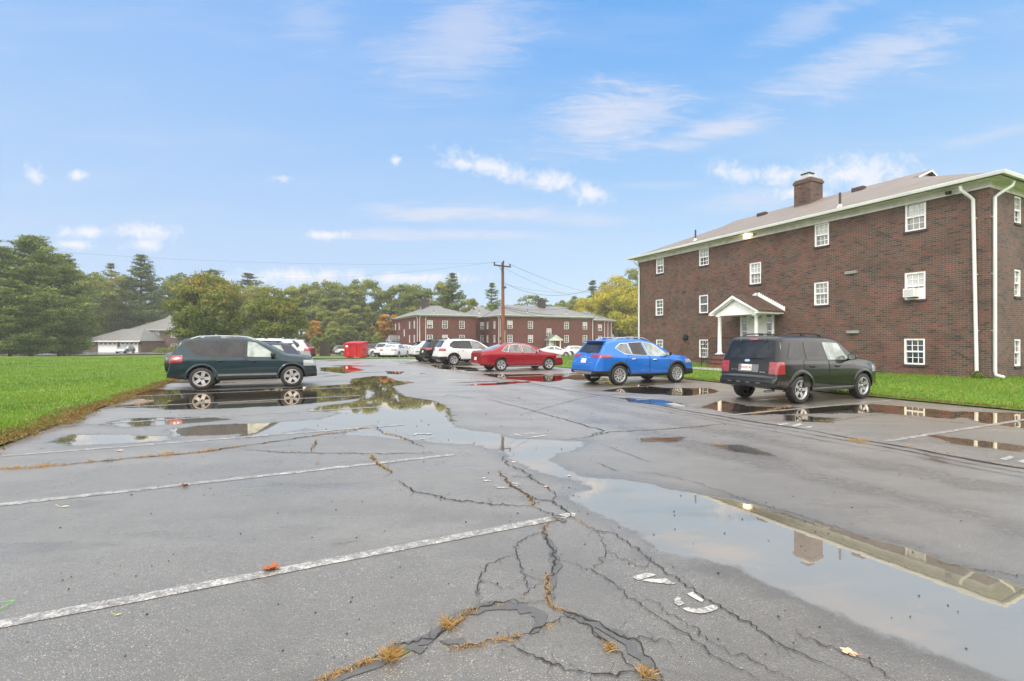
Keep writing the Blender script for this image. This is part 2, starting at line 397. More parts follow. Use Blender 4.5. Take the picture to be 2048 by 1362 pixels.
def sheet(name, rows, mat, nx=40, dz=.0, kind='structure'):
    """rows: list of (y, x0, x1); a sheet following the ground"""
    ys=[]; 
    v=[]; 
    for (y0,a0,b0),(y1,a1,b1) in zip(rows[:-1],rows[1:]):
        n=max(2,int(abs(y1-y0)/1.0))
        for k in range(n):
            t=k/n; ys.append((y0+(y1-y0)*t,a0+(a1-a0)*t,b0+(b1-b0)*t))
    ys.append(rows[-1])
    for y,x0,x1 in ys:
        xs=np.linspace(x0,x1,nx)
        z=zf(np.full(nx,y))+dz+lawn_rise(xs,np.full(nx,y))*(1 if name.startswith('lawn') or name.startswith('path') else 0)
        v.append(np.stack([xs,np.full(nx,y),z],1))
    v=np.concatenate(v); ny=len(ys)
    i=np.arange(nx-1)[None,:]+np.arange(ny-1)[:,None]*nx; f=np.stack([i,i+1,i+nx+1,i+nx],-1).reshape(-1,4)
    return tag(link(name,np_mesh(name,v,f,smooth_=True),mats=[mat]),kind=kind)
AE=15.05; AL=-3.75
def lawn_rise(x,y):
    a,b=ab(np.asarray(x,float),np.asarray(y,float))
    r=.24*smooth((a-AE)/6.5)*(1-smooth((b-24)/14))
    return np.where(a>AE,r,0)+.03*np.sin(x*.5+1)*np.sin(y*.37)*smooth((AL-a)/4)
def mat_lawn():
    m=NT('lawn_turf'); w=m.world(); n=m.noise(w,.45,5,.6); f=m.noise(w,34,3,.7); mid=m.noise(w,2.4,4)
    c=m.mix(m.rng(n,.35,.65),(.075,.155,.010),(.145,.235,.016)); c=m.mix(m.rng(f,.35,.68,0,.55),c,(.06,.15,.006))
    c=m.mix(m.rng(mid,.58,.75,0,.35),c,(.17,.19,.03))
    return m.done(m.bsdf(c,.75,0,.3,0,m.bump(f,.8,.03)))
M['lawn']=mat_lawn()
ex=lambda y,a: (a-y*U[1])/U[0]   # x on the line a = const at y ... a = x*U0+y*U1
sheet('lawn',[(y,-95,ex(y,AL)) for y in (-4,4,12,20,30,40,50,60,69)],M['lawn'],90,.035)
sheet('lawn',[(y,ex(y,AE),70) for y in (-4,4,12,20,30,40,44)]+[(44.3,-6,70),(60,2,70),(84,2,70),(95,-30,70)],M['lawn'],70,.03)
def mat_road():
    m=NT('wet_road'); w=m.world(); n=m.noise(w,.7,5); g=m.noise(w,60,2)
    c=m.mix(n,(.10,.10,.10),(.16,.158,.155)); b=m.bsdf(c,m.rng(n,.3,.7,.15,.4),0,.5,0,m.bump(g,.3,.004)); return m.done(b)
M['road']=mat_road()
sheet('lawn',[(43.6,-60,-2),(49,-60,4)],M['lawn'],40,.035)
sheet('road',[(48.8,-60,5),(63.2,-60,5)],M['road'],30,.02)
sheet('lawn',[(63,-60,-3),(80,-60,-3)],M['lawn'],40,.035)
sheet('road',[(64,-2,60),(72,-2,60)],M['road'],30,.06)
sheet('road',[(84,-92,-70),(103,-92,-70)],M['road'],20,.03)
sheet('road',[(88,-75,-45),(97,-75,-45)],M['road'],20,.05)
# path of concrete in front of the near block
def strip_ab(name,a0,a1,b0,b1,mat,dz):
    n=20; bb=np.linspace(b0,b1,n); v=[]
    for q in bb:
        for aa in (a0,a1):
            x,y=xy(aa,q); v.append((x,y,float(zf(y))+float(lawn_rise(x,y))+dz))
    f=[(2*i,2*i+1,2*i+3,2*i+2) for i in range(n-1)]
    return tag(link(name,np_mesh(name,v,f),mats=[mat]),kind='structure')
strip_ab('path',18.6,19.4,14,25,M['concrete'],.05)

# grass blades, dense near the camera and thinner far away
def mat_blades(name,c1,c2,c3):
    m=NT(name); t=m.n('ShaderNodeAttribute',attribute_name='tint').outputs['Fac']
    c=m.ramp(t,[(0,c1),(.55,c2),(.9,c2),(1,c3)])
    b=m.bsdf(c,.5,0,.3); tr=m.n('ShaderNodeBsdfTranslucent'); m.l(c,tr.inputs[0])
    mx=m.n('ShaderNodeMixShader'); mx.inputs[0].default_value=.3; m.l(b.outputs[0],mx.inputs[1]); m.l(tr.outputs[0],mx.inputs[2])
    m.l(mx.outputs[0],m.out.inputs[0]); return m.mat
M['blades']=mat_blades('grass_blades',(.070,.150,.010),(.165,.275,.018),(.36,.32,.09))
M['needles']=mat_blades('dry_needles',(.13,.055,.022),(.26,.12,.045),(.14,.22,.03))
M['drygrass']=mat_blades('dry_grass',(.36,.20,.07),(.55,.36,.14),(.20,.26,.06))
def blades(P,h,w,rng,lean=.5):
    """P (N,3) roots; h,w arrays: one bent blade of two quads -> a triangle and a quad kept as quads"""
    N=len(P); th=rng.uniform(0,2*np.pi,N); ph=rng.uniform(0,2*np.pi,N)
    d=np.stack([np.cos(th),np.sin(th),np.zeros(N)],1); l=np.stack([np.cos(ph),np.sin(ph),np.zeros(N)],1)*(rng.uniform(.1,1,N)*lean*h)[:,None]
    z=np.array([0,0,1.])
    a=P-d*w[:,None]/2; b=P+d*w[:,None]/2; c=P+l*.5+z*h[:,None]*.65+d*w[:,None]*.35; e=P+l+z*h[:,None]
    v=np.stack([a,b,c,e],1).reshape(-1,3); f=np.arange(4*N).reshape(-1,4); return v,f
def scatter_grass(name,amin,amax,bmin,bmax,n,seed,mat,hh=.045,tint=None,edge=None,dz=.03,lean=.6,dmin=5):
    rng=np.random.default_rng(seed)
    # sample by distance: density falls with D^2, inside the camera's reach and a good margin
    D=np.exp(rng.uniform(math.log(dmin),math.log(66),n)); k=rng.uniform(-1.35,1.35,n); x=k*D; y=D
    a,b=ab(x,y); ok=(a>amin)&(a<amax)&(b>bmin)&(b<bmax)
    x,y,a=x[ok],y[ok],a[ok]; D=D[ok]; N=len(x)
    z=zf(y)+lawn_rise(x,y)+dz; P=np.stack([x,y,z],1)
    patch=.5+.5*np.sin(x*.9+np.sin(y*.7)*2)*np.sin(y*1.1+np.sin(x*.5)*2)
    h=hh*rng.uniform(.55,1.35,N)*(.75+.5*patch)*(1+.012*D); w=.006+.0011*D*rng.uniform(.6,1.3,N)
    v,f=blades(P,h,w,rng,lean)
    pt=np.sin(x*.31+np.sin(y*.23)*3)*np.sin(y*.43+np.sin(x*.37)*2)+.5*np.sin(x*2.3+y)*np.sin(y*2.9-x*1.3); t=np.clip(rng.normal(.42,.2,N)+(patch-.5)*.35+pt*.22,0,.95); t[rng.random(N)<.05]=1
    return tag(link(name,np_mesh(name,v,f,tint=t),mats=[mat]),name_lab.get(seed),'grass',kind='stuff')
name_lab={1:'bright green mown grass of the lawn by the dark teal car',2:'bright green mown grass sloping up to the near brick block',
 3:'rusty brown fallen pine needles along the edge of the left lawn',4:'dry reddish fringe of grass where the right lawn meets the tarmac'}
scatter_grass('grass',-90,AL-.1,-4,66,420000,1,M['blades'])
scatter_grass('grass',AE+.05,45,-4,60,330000,2,M['blades'])
def fringe(name,a0,a1,b0,b1,n,seed,mat):
    rng=np.random.default_rng(seed); b=b0+(b1-b0)*rng.random(n)**(1.9 if a0<0 else 1)
    wv=.10*np.sin(b*1.7)+.07*np.sin(b*4.3+1)+.04*np.sin(b*11)
    t=rng.beta(2.4,1.7,n); wd=(a1-a0)*(np.clip(1.25-(b-b0)/(b1-b0),.4,1) if a0<0 else 1); a=a1-wd*(1-t)+wv*(1 if a0<0 else .5)
    x,y=xy(a,b); z=zf(y)+lawn_rise(x,y)+.045+rng.uniform(0,.03,n); P=np.stack([x,y,z],1)
    v,f=blades(P,rng.uniform(.015,.05,n),rng.uniform(.008,.022,n),rng,2.2)
    tt=np.clip(rng.normal(.45,.25,n),0,.85); tt[rng.random(n)<.22+.25*(1-t)]=1
    return tag(link(name,np_mesh(name,v,f,tint=tt),mats=[mat]),name_lab[seed],'grass',kind='stuff')
fringe('pine_needles',-4.60,-3.50,3,26,36000,3,M['needles'])
fringe('pine_needles',15.0,15.22,4,22,6000,4,M['needles'])

def litter():
    g=np.random.default_rng(77); n=1500; D=np.exp(g.uniform(math.log(6),math.log(45),n)); x=g.uniform(-1.1,1.1,n)*D; y=D; a,b=ab(x,y)
    lawn=(a<AL)|(a>AE); ok=lawn|(g.random(n)<.08); x,y,a,lawn=x[ok],y[ok],a[ok],lawn[ok]; N=len(x)
    z=zf(y)+lawn_rise(x,y)+np.where(lawn,.075,.012); s=g.uniform(.018,.045,N); th=g.uniform(0,6.28,N); tl=g.uniform(-.4,.4,(N,2))
    c,sn=np.cos(th),np.sin(th); V_=[]
    for px_,py_ in ((-1,0),(-.1,.6),(1,0),(-.1,-.6)):
        V_.append(np.stack([x+s*(px_*c-py_*sn),y+s*(px_*sn+py_*c),z+s*(px_*tl[:,0]+py_*tl[:,1])+.004],1))
    v=np.stack(V_,1).reshape(-1,3); f=np.arange(4*N).reshape(-1,4)
    tag(link('leaf_litter',np_mesh('leaf_litter',v,f,tint=g.random(N)),mats=[mat_blades('litter_leaves',(.16,.07,.03),(.42,.24,.10),(.50,.40,.18))]),'small tan and brown leaves scattered over the lawns and the tarmac','leaf litter',kind='stuff')
litter()
# ---------------------------------------------------------------- painted lines, lettering, cracks, sealed bands
def mat_linepaint(name='worn_line_paint',lo=.545):
    m=NT(name); w=m.world(); n=m.noise(w,9,5,.75); g=m.noise(w,60,3,.7)
    f=m.rng(m.math('ADD',m.math('MULTIPLY',n,.8),m.math('MULTIPLY',g,.6)),lo,lo+.2,1,0)
    c=m.mix(f,(.17,.162,.15),(.50,.485,.455))
    return m.done(m.bsdf(c,.35,0,.5,0,m.bump(g,.4,.004)))
M['linepaint']=mat_linepaint(); M['letterpaint']=mat_linepaint('letter_paint',.62)
def mat_tar(name,c,rough):
    m=NT(name); w=m.world(); n=m.noise(w,20,4); return m.done(m.bsdf(m.mix(n,tuple(x*.7 for x in c),tuple(x*1.3 for x in c)),rough,0,.5,0,m.bump(n,.2,.003)))
M['crack']=mat_tar('open_crack',(.012,.011,.010),.8); M['sealer']=mat_tar('crack_sealer',(.084,.083,.081),.48)
def gnd(a,b,dz): x,y=xy(a,b); return (float(x),float(y),float(zf(y))+dz)
def line_ab(a0,b0,a1,b1,w,i):
    n=24; v=[]; rng=random.Random(i)
    dx,dy=a1-a0,b1-b0; L=math.hypot(dx,dy); nx,ny=-dy/L,dx/L
    for k in range(n+1):
        t=k/n; j=rng.uniform(-.004,.004)
        for s in (-1,1): v.append(gnd(a0+dx*t+nx*(s*w/2+j),b0+dy*t+ny*(s*w/2+j),.004))
    f=[(2*k,2*k+1,2*k+3,2*k+2) for k in range(n)]
    tag(link('parking_line',np_mesh('parking_line',v,f),mats=[M['linepaint']]),kind='structure')
for k in range(-1,14): line_ab(-3.7,3.71+2.69*k-.03,2.2+.1*math.sin(k*3),3.71+2.69*k,.105,k)
for k in range(-1,13): line_ab(8.68,4.25+2.95*k,14.9,4.15+2.95*k,.105,50+k)
def mark(pts,dz=.005,mat='linepaint',name='painted_number'):
    v=[]; 
    for p in pts:
        x,y,z=gp(*p); v.append((x,y,z+dz))
    me=bpy.data.meshes.new(name); me.from_pydata(v,[],[tuple(range(len(v)))]); me.materials.append(M[mat])
    bm=bmesh.new(); bm.from_mesh(me); bmesh.ops.triangulate(bm,faces=bm.faces); bmesh.ops.recalc_face_normals(bm,faces=bm.faces)
    for f in bm.faces:
        if f.normal.z<0: f.normal_flip()
    bm.to_mesh(me); bm.free(); return me
def marks(polys,name='painted_number'):
    bm=bmesh.new()
    for p in polys: me=mark(p); bm.from_mesh(me)
    me=bpy.data.meshes.new(name); bm.to_mesh(me); bm.free()
    tag(link(name,me,mats=[M['letterpaint']]),kind='structure')
cz=lambda pts: [(1200+x/6.827,1120+y/6.827) for x,y in pts]
marks([cz([(435,243),(520,212),(620,185),(720,192),(762,215),(700,235),(610,258),(520,285)]),
       cz([(570,287),(640,262),(760,270),(900,262),(990,320),(1055,322),(985,343),(850,325),(700,308)])])
marks([cz([(1008,560),(1050,505),(1100,520),(1112,570),(1155,605),(1075,637),(1020,600)]),
       cz([(1185,470),(1270,440),(1340,505),(1422,555),(1390,582),(1300,540)]),
       cz([(1130,670),(1190,655),(1320,677),(1420,657),(1530,620),(1612,650),(1600,682),(1500,720),(1380,740),(1260,727),(1180,705)])])
ce=lambda pts: [(780+x/5.689,840+y/5.689) for x,y in pts]
marks([ce([(1030,668),(1080,652),(1088,662),(1040,674)]),ce([(1060,684),(1148,692),(1150,698),(1070,700)]),ce([(1180,748),(1225,742),(1228,750),(1182,756)]),
       ce([(1200,764),(1340,768),(1345,778),(1215,778)]),ce([(1375,718),(1465,718),(1462,730),(1380,728)]),ce([(1425,748),(1480,734),(1490,742),(1430,756)])])
marks([ce([(258,166),(300,152),(400,156),(470,150),(480,162),(440,168),(380,162),(300,166),(300,176),(270,176)]),ce([(330,206),(390,212),(398,220),(345,218)]),ce([(440,198),(490,192),(490,198),(445,206)])])
marks([ce([(1365,176),(1390,172),(1392,178),(1368,182)]),ce([(1400,160),(1425,156),(1500,182),(1490,188)]),ce([(1505,156),(1535,150),(1580,162),(1570,168)]),
       ce([(1570,204),(1680,184),(1770,170),(1775,178),(1760,190),(1740,186),(1650,200),(1580,208)]),ce([(1565,152),(1620,148),(1655,166),(1640,168),(1610,156)]),ce([(1640,150),(1700,160),(1695,166),(1645,156)])])
# number blocks on the right, with the letters reduced by wear
marks([[(1555,848),(1575,846),(1580,849),(1560,851)],[(1582,851),(1600,847),(1606,850),(1590,854)],[(1600,856),(1625,852),(1622,856)]])
marks([[(1330,808),(1348,806),(1372,812),(1366,814)],[(1338,813),(1352,811),(1355,813)]])
marks([[(2000,918),(2020,912),(2030,915),(2012,921)],[(2034,923),(2060,916),(2070,920),(2046,927)]])
marks([[(1117,1030),(1140,1025),(1152,1028),(1150,1034),(1128,1034)],[(1118,1036),(1136,1034),(1130,1038)]])

CR=[
 ([(0,940),(95,934),(180,925),(280,915),(345,910),(400,905),(480,893),(560,882),(640,870),(700,862),(750,851)],.035),
 ([(480,898),(560,905),(620,906),(740,908),(830,907),(860,904)],.022),([(634,880),(622,904)],.02),
 ([(752,852),(765,866),(800,873),(815,880),(848,895)],.022),([(742,910),(752,925),(772,938),(785,946)],.03),
 ([(797,961),(815,975),(835,986),(862,990),(900,1000),(960,1007),(1030,1012),(1068,1014)],.02),
 ([(1068,1014),(1062,1000),(1055,990),(1035,978),(1020,970),(1010,955),(995,942)],.024),
 ([(1055,990),(1075,1000),(1105,1003),(1125,1018),(1142,1030),(1140,1036)],.018),
 ([(1105,1003),(1112,990),(1095,975),(1080,968),(1063,957),(1050,944),(1030,936),(1012,928),(1005,914),(1030,910)],.016),
 ([(1068,1014),(1090,1025),(1120,1033),(1135,1036)],.012),([(1020,952),(1063,957)],.008),
 ([(1142,1033),(1170,1050),(1190,1062),(1230,1068),(1260,1090),(1290,1112),(1320,1135),(1370,1170),(1400,1190),(1450,1220),(1530,1270),(1560,1290),(1610,1312),(1680,1345),(1730,1372)],.011),
 ([(1125,1037),(1098,1045),(1088,1058),(1092,1078),(1105,1100),(1112,1118),(1105,1140),(1097,1165),(1095,1200),(1105,1215),(1140,1228),(1165,1235),(1215,1260),(1240,1275),(1275,1283),(1310,1330),(1330,1370)],.013),
 ([(1112,1118),(1150,1130),(1190,1145),(1225,1165),(1250,1190),(1300,1225),(1340,1250),(1400,1290),(1440,1320),(1500,1350),(1540,1375)],.008),
 ([(1088,1062),(1060,1073),(1036,1085),(1032,1105),(1040,1130),(1048,1150),(1075,1160),(1092,1168)],.008),
 ([(1032,1108),(1005,1118),(975,1130),(962,1150),(955,1175),(960,1210)],.008),
 ([(1048,1150),(1052,1170),(1060,1178),(1085,1168)],.006),([(1060,1178),(1045,1192)],.006),
 ([(600,1372),(700,1340),(745,1320),(790,1290),(870,1280),(885,1265),(920,1235),(960,1215),(1000,1206),(1090,1205)],.011),
 ([(880,1285),(910,1297),(960,1290),(1010,1280),(1050,1270),(1085,1255),(1130,1235),(1148,1230)],.009),
 ([(1000,1290),(1040,1302),(1090,1325),(1150,1345),(1200,1350),(1260,1345),(1300,1350)],.011),
 ([(1165,1238),(1185,1265),(1220,1290),(1245,1315),(1270,1340),(1300,1372)],.009),
 ([(1195,1062),(1205,1085),(1212,1105),(1200,1130),(1185,1140)],.007),([(1215,1105),(1260,1125),(1290,1140)],.006),
 ([(1290,1112),(1300,1125),(1290,1140)],.006),
 ([(969,797),(1060,820),(1092,829),(1150,845),(1208,862),(1174,875),(1130,880)],.03),
 ([(1174,875),(1220,864),(1310,860),(1380,855),(1450,848)],.03),
 ([(1200,888),(1220,895),(1265,912),(1300,925)],.012),([(1190,924),(1215,935),(1240,945)],.012),
 ([(1250,942),(1310,948),(1390,965),(1450,985),(1520,1010),(1570,1022),(1640,1045),(1700,1065),(1740,1080)],.009),
 ([(1880,1128),(1960,1142),(2070,1156)],.009),([(1240,1275),(1290,1277),(1350,1290)],.007),
 ([(1590,1268),(1640,1290),(1700,1310),(1760,1340),(1790,1370)],.008),
 ([(1280,1190),(1360,1240),(1430,1290),(1520,1330),(1600,1370)],.006),
 ([(1620,845),(1680,840),(1750,830),(1780,828),(1850,840),(1930,848),(2060,862)],.02),
 ([(1030,1180),(1000,1175),(960,1160)],.005),([(660,1090),(720,1084)],.004),([(960,800),(900,790),(880,795)],.02),
 ([(700,735),(770,733),(840,730)],.05),([(1040,830),(1150,800),(1200,790),(1310,788)],.02),
 ([(380,815),(400,808),(470,795),(640,786),(700,782)],.02),
]
def crack_strip(pts,w,rng,dz=.003,rough=.35,taper=True):
    q=px2ab(pts); q=[Vector((p[0],p[1])) for p in q]
    out=[]
    for a,b in zip(q[:-1],q[1:]):
        L=(b-a).length; n=max(3,int(L/max(.022,w*1.6))); n=min(n,160)
        d=(b-a)/max(L,1e-6); nn=Vector((-d.y,d.x)); am=min(.035,.012+L*.07)
        ph=rng.uniform(0,9)
        for k in range(n):
            t=k/n; e=math.sin(math.pi*t)
            j=(math.sin(t*9+ph)*.5+rng.uniform(-1,1)*.9)*am*e
            out.append(a+d*L*t+nn*j)
    out.append(q[-1])
    L=[];N=len(out)
    for i,p in enumerate(out):
        d=(out[min(i+1,N-1)]-out[max(i-1,0)]).normalized(); nn=Vector((-d.y,d.x))
        tp=min(1,.25+4*min(i,N-1-i)/N) if taper else 1
        ww=w*.5*tp*(1+rng.uniform(-rough,rough)*1.6)
        L.append((gnd(p.x+nn.x*ww,p.y+nn.y*ww,dz),gnd(p.x-nn.x*ww,p.y-nn.y*ww,dz)))
    v=[c for r in L for c in r]; f=[(2*i+1,2*i+3,2*i+2,2*i) for i in range(N-1)]
    return v,f
rng=random.Random(7); V_=[];F_=[]
for pts,w in CR:
    w=w*.78
    v,f=crack_strip(pts,w,rng,.008); n=len(V_); V_+=v; F_+=[tuple(i+n for i in q) for q in f]
    if w<.03:  # hairline branches
        q=px2ab(pts)
        for k in range(int(len(pts)*1.6)):
            i=rng.randrange(len(q)-1); p=q[i]+(q[i+1]-q[i])*rng.random(); ang=rng.uniform(0,6.28); L=rng.uniform(.05,.22)*(1+w*20)
            P=[Vector(p)]
            for s in range(5): ang+=rng.uniform(-.7,.7); P.append(P[-1]+Vector((math.cos(ang),math.sin(ang)))*L/5)
            ww=w*.16; n=len(V_)
            for j,c in enumerate(P):
                h=ww*(1-j/5.2); V_.append(gnd(c.x+h,c.y,.0075)); V_.append(gnd(c.x-h,c.y+h*.5,.0075))
            F_+=[(n+2*j+1,n+2*j+3,n+2*j+2,n+2*j) for j in range(5)]
tag(link('pavement_cracks',np_mesh('pavement_cracks',V_,F_),mats=[M['crack']]),kind='structure')
# long double seam between the aisle and the right stalls
V_=[];F_=[]
for a0,w,r0 in ((8.42,.05,1),(8.12,.022,2),(7.82,.014,3)):
    N=420; P=[]
    for i in range(N):
        b=-3+i*.105; P.append((a0+.05*math.sin(b*1.3+r0)+.03*math.sin(b*3.7)+rng.uniform(-.012,.012),b))
    n=len(V_)
    for i,(a,b) in enumerate(P):
        ww=w*.5*(.6+.5*abs(math.sin(b*.9+r0*2)))*(1+rng.uniform(-.5,.5)); V_.append(gnd(a-ww,b,.008)); V_.append(gnd(a+ww,b,.008))
    F_+=[(n+2*i,n+2*i+1,n+2*i+3,n+2*i+2) for i in range(N-1)]
tag(link('pavement_seam',np_mesh('pavement_seam',V_,F_),mats=[M['crack']]),kind='structure')
# smooth bands of old crack sealer near the camera
V_=[];F_=[]
for pts,w in (([(560,1400),(700,1350),(780,1310),(850,1282),(895,1250),(930,1225),(985,1212),(1040,1213),(1075,1228),(1082,1248),(1060,1268)],.075),
              ([(880,1282),(905,1285),(950,1290)],.045),([(1128,1225),(1165,1240),(1215,1262),(1262,1290),(1300,1335),(1330,1380)],.075),
              ([(1092,1060),(1102,1090),(1112,1115),(1112,1140),(1104,1170),(1103,1205)],.045),([(1170,1245),(1195,1270),(1225,1295)],.03),
              ([(1105,1035),(1125,1040),(1128,1046)],.05),([(780,1300),(830,1298),(850,1300)],.06)):
    SD=globals().get('SD',.0040)+.0004; v,f=crack_strip(pts,w,rng,SD,.20,True); n=len(V_); V_+=v; F_+=[tuple(i+n for i in q) for q in f]
tag(link('crack_sealer',np_mesh('crack_sealer',V_,F_),mats=[M['sealer']]),kind='structure')

# ---------------------------------------------------------------- dry grass growing in the cracks
def tuft(pos,n,h,r,seed,mat,tshift=0):
    g=np.random.default_rng(seed); p=g.normal(0,r,(n,2)); P=np.stack([pos[0]+p[:,0],pos[1]+p[:,1],np.full(n,pos[2])],1)
    hh=h*g.uniform(.25,1.0,n); v,f=blades(P,hh,g.uniform(.0015,.0035,n)*(1+pos[1]*.10),g,2.2)
    t=np.clip(g.normal(.4+tshift,.25,n),0,1); return v,f,t
def merge(items):
    vs=[];fs=[];ts=[];n=0
    for v,f,t in items: vs.append(v); fs.append(f+n); ts.append(t); n+=len(v)
    return np.concatenate(vs),np.concatenate(fs),np.concatenate(ts)
items=[]; rr=random.Random(3)
def along(pts,dens,n,h,r,th=.0):
    q=px2ab(pts)
    for a,b in zip(q[:-1],q[1:]):
        L=np.hypot(*(b-a)); 
        for k in range(max(1,int(L*dens))):
            t=rr.random(); p=a+(b-a)*t
            if rr.random()<.12: continue
            if math.sin(p[0]*5.1+p[1]*3.3)+math.sin(p[0]*2.3-p[1]*1.7)<th: continue
            x,y,z=gnd(p[0]+rr.gauss(0,.01),p[1]+rr.gauss(0,.01),.005); items.append(tuft((x,y,z),max(3,int(n*.9)),h*rr.uniform(.25,.75),r*.7,rr.randrange(10**6),None))
along(CR[0][0],22,16,.05,.03,-.9); along(CR[1][0],16,8,.03,.02,-.4); along([(0,938),(60,936),(115,930)],60,18,.06,.05,-3)
along([(270,917),(300,912)],50,12,.05,.03,-3); along([(390,905),(470,895)],50,14,.05,.03,-3)
along(CR[2][0],30,8,.03,.02,-3); along([(765,866),(800,873),(820,880)],40,10,.035,.02,-3); along(CR[4][0],60,12,.035,.02,-3)
along(CR[6][0],60,8,.02,.015,-1); along([(1055,990),(1062,1000),(1068,1014)],60,8,.02,.015,-3)
along([(1125,1037),(1098,1045),(1088,1058),(1092,1068)],120,8,.016,.01,-3); along([(1142,1033),(1170,1050),(1185,1060)],100,7,.016,.01,-3)
along([(1096,1150),(1095,1200),(1105,1215),(1130,1224)],140,10,.022,.012,-3); along([(1140,1225),(1150,1230)],120,8,.02,.01,-3)
along([(895,1260),(930,1230),(955,1215)],160,9,.03,.02,-1.2); along([(990,1208),(1015,1210)],90,10,.03,.02,-3)
along([(905,1298),(960,1290),(1010,1280),(1048,1270)],200,10,.028,.014,-1.5); along([(1085,1258),(1115,1246)],150,9,.02,.01,-3)
along([(640,1362),(700,1340),(745,1322)],260,12,.03,.012,-3); along([(1200,1282),(1235,1305)],150,9,.022,.012,-3)
along([(1040,1195),(1060,1198)],90,7,.022,.012,-3); along([(1185,1140),(1200,1150)],60,6,.012,.008,-3)
along([(1310,860),(1450,848)],12,8,.03,.03,-.6); along([(1620,845),(1680,840),(1750,830),(1850,840),(1930,848),(2060,862)],16,10,.05,.04,-.8)
along([(1500,828),(1540,820),(1580,812)],26,10,.06,.04,-1.5); along([(1690,878),(1740,886)],30,12,.06,.04,-2); along([(1800,890),(1900,908),(1960,920),(2060,942)],16,10,.05,.03,-.8)
along([(1840,815),(1900,820)],20,10,.05,.05,-3); along([(270,808),(300,802),(240,805)],34,14,.07,.07,-3); along([(530,780),(540,782)],26,8,.06,.04,-3)
v,f,t=merge(items)
tag(link('crack_grass',np_mesh('crack_grass',v,f,tint=t),mats=[M['drygrass']]),'thin orange dry grass growing along the cracks of the tarmac','grass',kind='stuff')
def big_tuft(px,py,n,h,r,label,seed):
    x,y,z=gp(px,py); v,f,t=tuft((0,0,0),n,h,r,seed,None,.1); o=link('grass_tuft',np_mesh('grass_tuft',v,f,tint=t),mats=[M['drygrass']]); o.location=(x,y,z+.006)
    tag(o,label,'grass tuft','dry grass tufts in the cracks')
big_tuft(781,1318,240,.055,.018,'largest spiky tuft of dry yellow and green grass at the bottom',11)
big_tuft(1293,1352,150,.038,.018,'small golden tuft of dry grass at the bottom edge beside a dark seam',12)
big_tuft(898,1252,130,.05,.016,'straggly orange tuft at the start of the sealed loop crack',13)
big_tuft(1218,1298,120,.03,.014,'flat orange tuft right of the sealed loop crack',14)
big_tuft(335,910,110,.055,.05,'pale tuft of dry grass in the long crack on the left',15)
big_tuft(1715,884,110,.06,.06,'yellow tuft in the seam in front of the right hand stalls',16)

# ---------------------------------------------------------------- fallen leaves and bits
def leaf_obj(px,py,size,lobes,col,label,rz,curl=.25,seed=0):
    x,y,z=gp(px,py); g=random.Random(seed); n=lobes*6; pts=[]
    for k in range(n):
        t=2*math.pi*k/n; r=size*(.55+.35*abs(math.cos(lobes*t/2))**.7+g.uniform(-.05,.05))*(1 if lobes>1 else 1-.55*abs(math.sin(t)))
        px_,py_=r*math.cos(t),r*math.sin(t)*.8; pts.append((px_,py_,.006+curl*(px_**2*3+py_**2*9+abs(py_)*.6)))
    pts.append((0,0,.006)); fs=[(k,(k+1)%n,n) for k in range(n)]
    m=simple('leaf_'+str(seed),col,.5,var=.3,scale=40)
    me=bpy.data.meshes.new('fallen_leaf'); me.from_pydata(pts,[],fs); me.materials.append(m)
    o=link('fallen_leaf',me); o.location=(x,y,z); o.rotation_euler=(0,0,rz)
    so=o.modifiers.new('thick','SOLIDIFY'); so.thickness=.0012
    mb=MB(); mb.tube([(-size*.5,0,.008),(-size*1.1,.004,.02),(-size*1.4,.01,.03)],.0018,5); mb.build('stalk',m,o)
    tag(o,label,'leaf','fallen leaves on the tarmac')
leaf_obj(543,1142,.062,5,(.26,.07,.015),'curled orange brown leaf lying below the nearest white line',.4,.9,1)
leaf_obj(1698,1306,.045,5,(.55,.38,.24),'pale tan lobed leaf on the tarmac at lower right',2.1,.12,2)
leaf_obj(235,1231,.022,1,(.45,.48,.16),'small yellow green leaf near the lower left corner',.6,.3,3)
leaf_obj(370,973,.04,3,(.18,.07,.02),'small dark brown leaf in the shallow left puddle',1.2,1.2,4)
leaf_obj(1027,925,.035,3,(.62,.45,.33),'pale pinkish leaf beside the puddle showing the pole',.2,.2,5)
leaf_obj(1138,952,.03,3,(.6,.38,.3),'tiny pink leaf floating at the bend of the long puddle',1.9,.2,6)
leaf_obj(1092,974,.03,3,(.6,.4,.33),'tiny pinkish leaf on the tarmac bank in the middle',2.6,.2,7)
leaf_obj(1037,796,.05,3,(.6,.2,.05),'small orange leaf far out on the aisle',2.6,.5,8)
leaf_obj(128,1014,.05,1,(.55,.55,.35),'slim pale leaf at the left puddle edge',.3,.2,9)
leaf_obj(240,902,.05,3,(.5,.42,.3),'pale leaf above the long left crack',.3,.2,10)
x,y,z=gp(20,1212); mb=MB(); mb.tube([(x-.12,y+.0,z+.02),(x-.02,y,z+.028),(x+.018,y+.01,z+.03)],.0022,5); mb.tube([(x+.018,y+.01,z+.03),(x,y-.03,z+.012),(x-.02,y-.05,z+.006)],.0025,5)
tag(mb.build('blade_of_grass',simple('fresh_blade',(.10,.40,.03),.4)),'bent bright green blade of grass on the left end of the near line','grass blade')
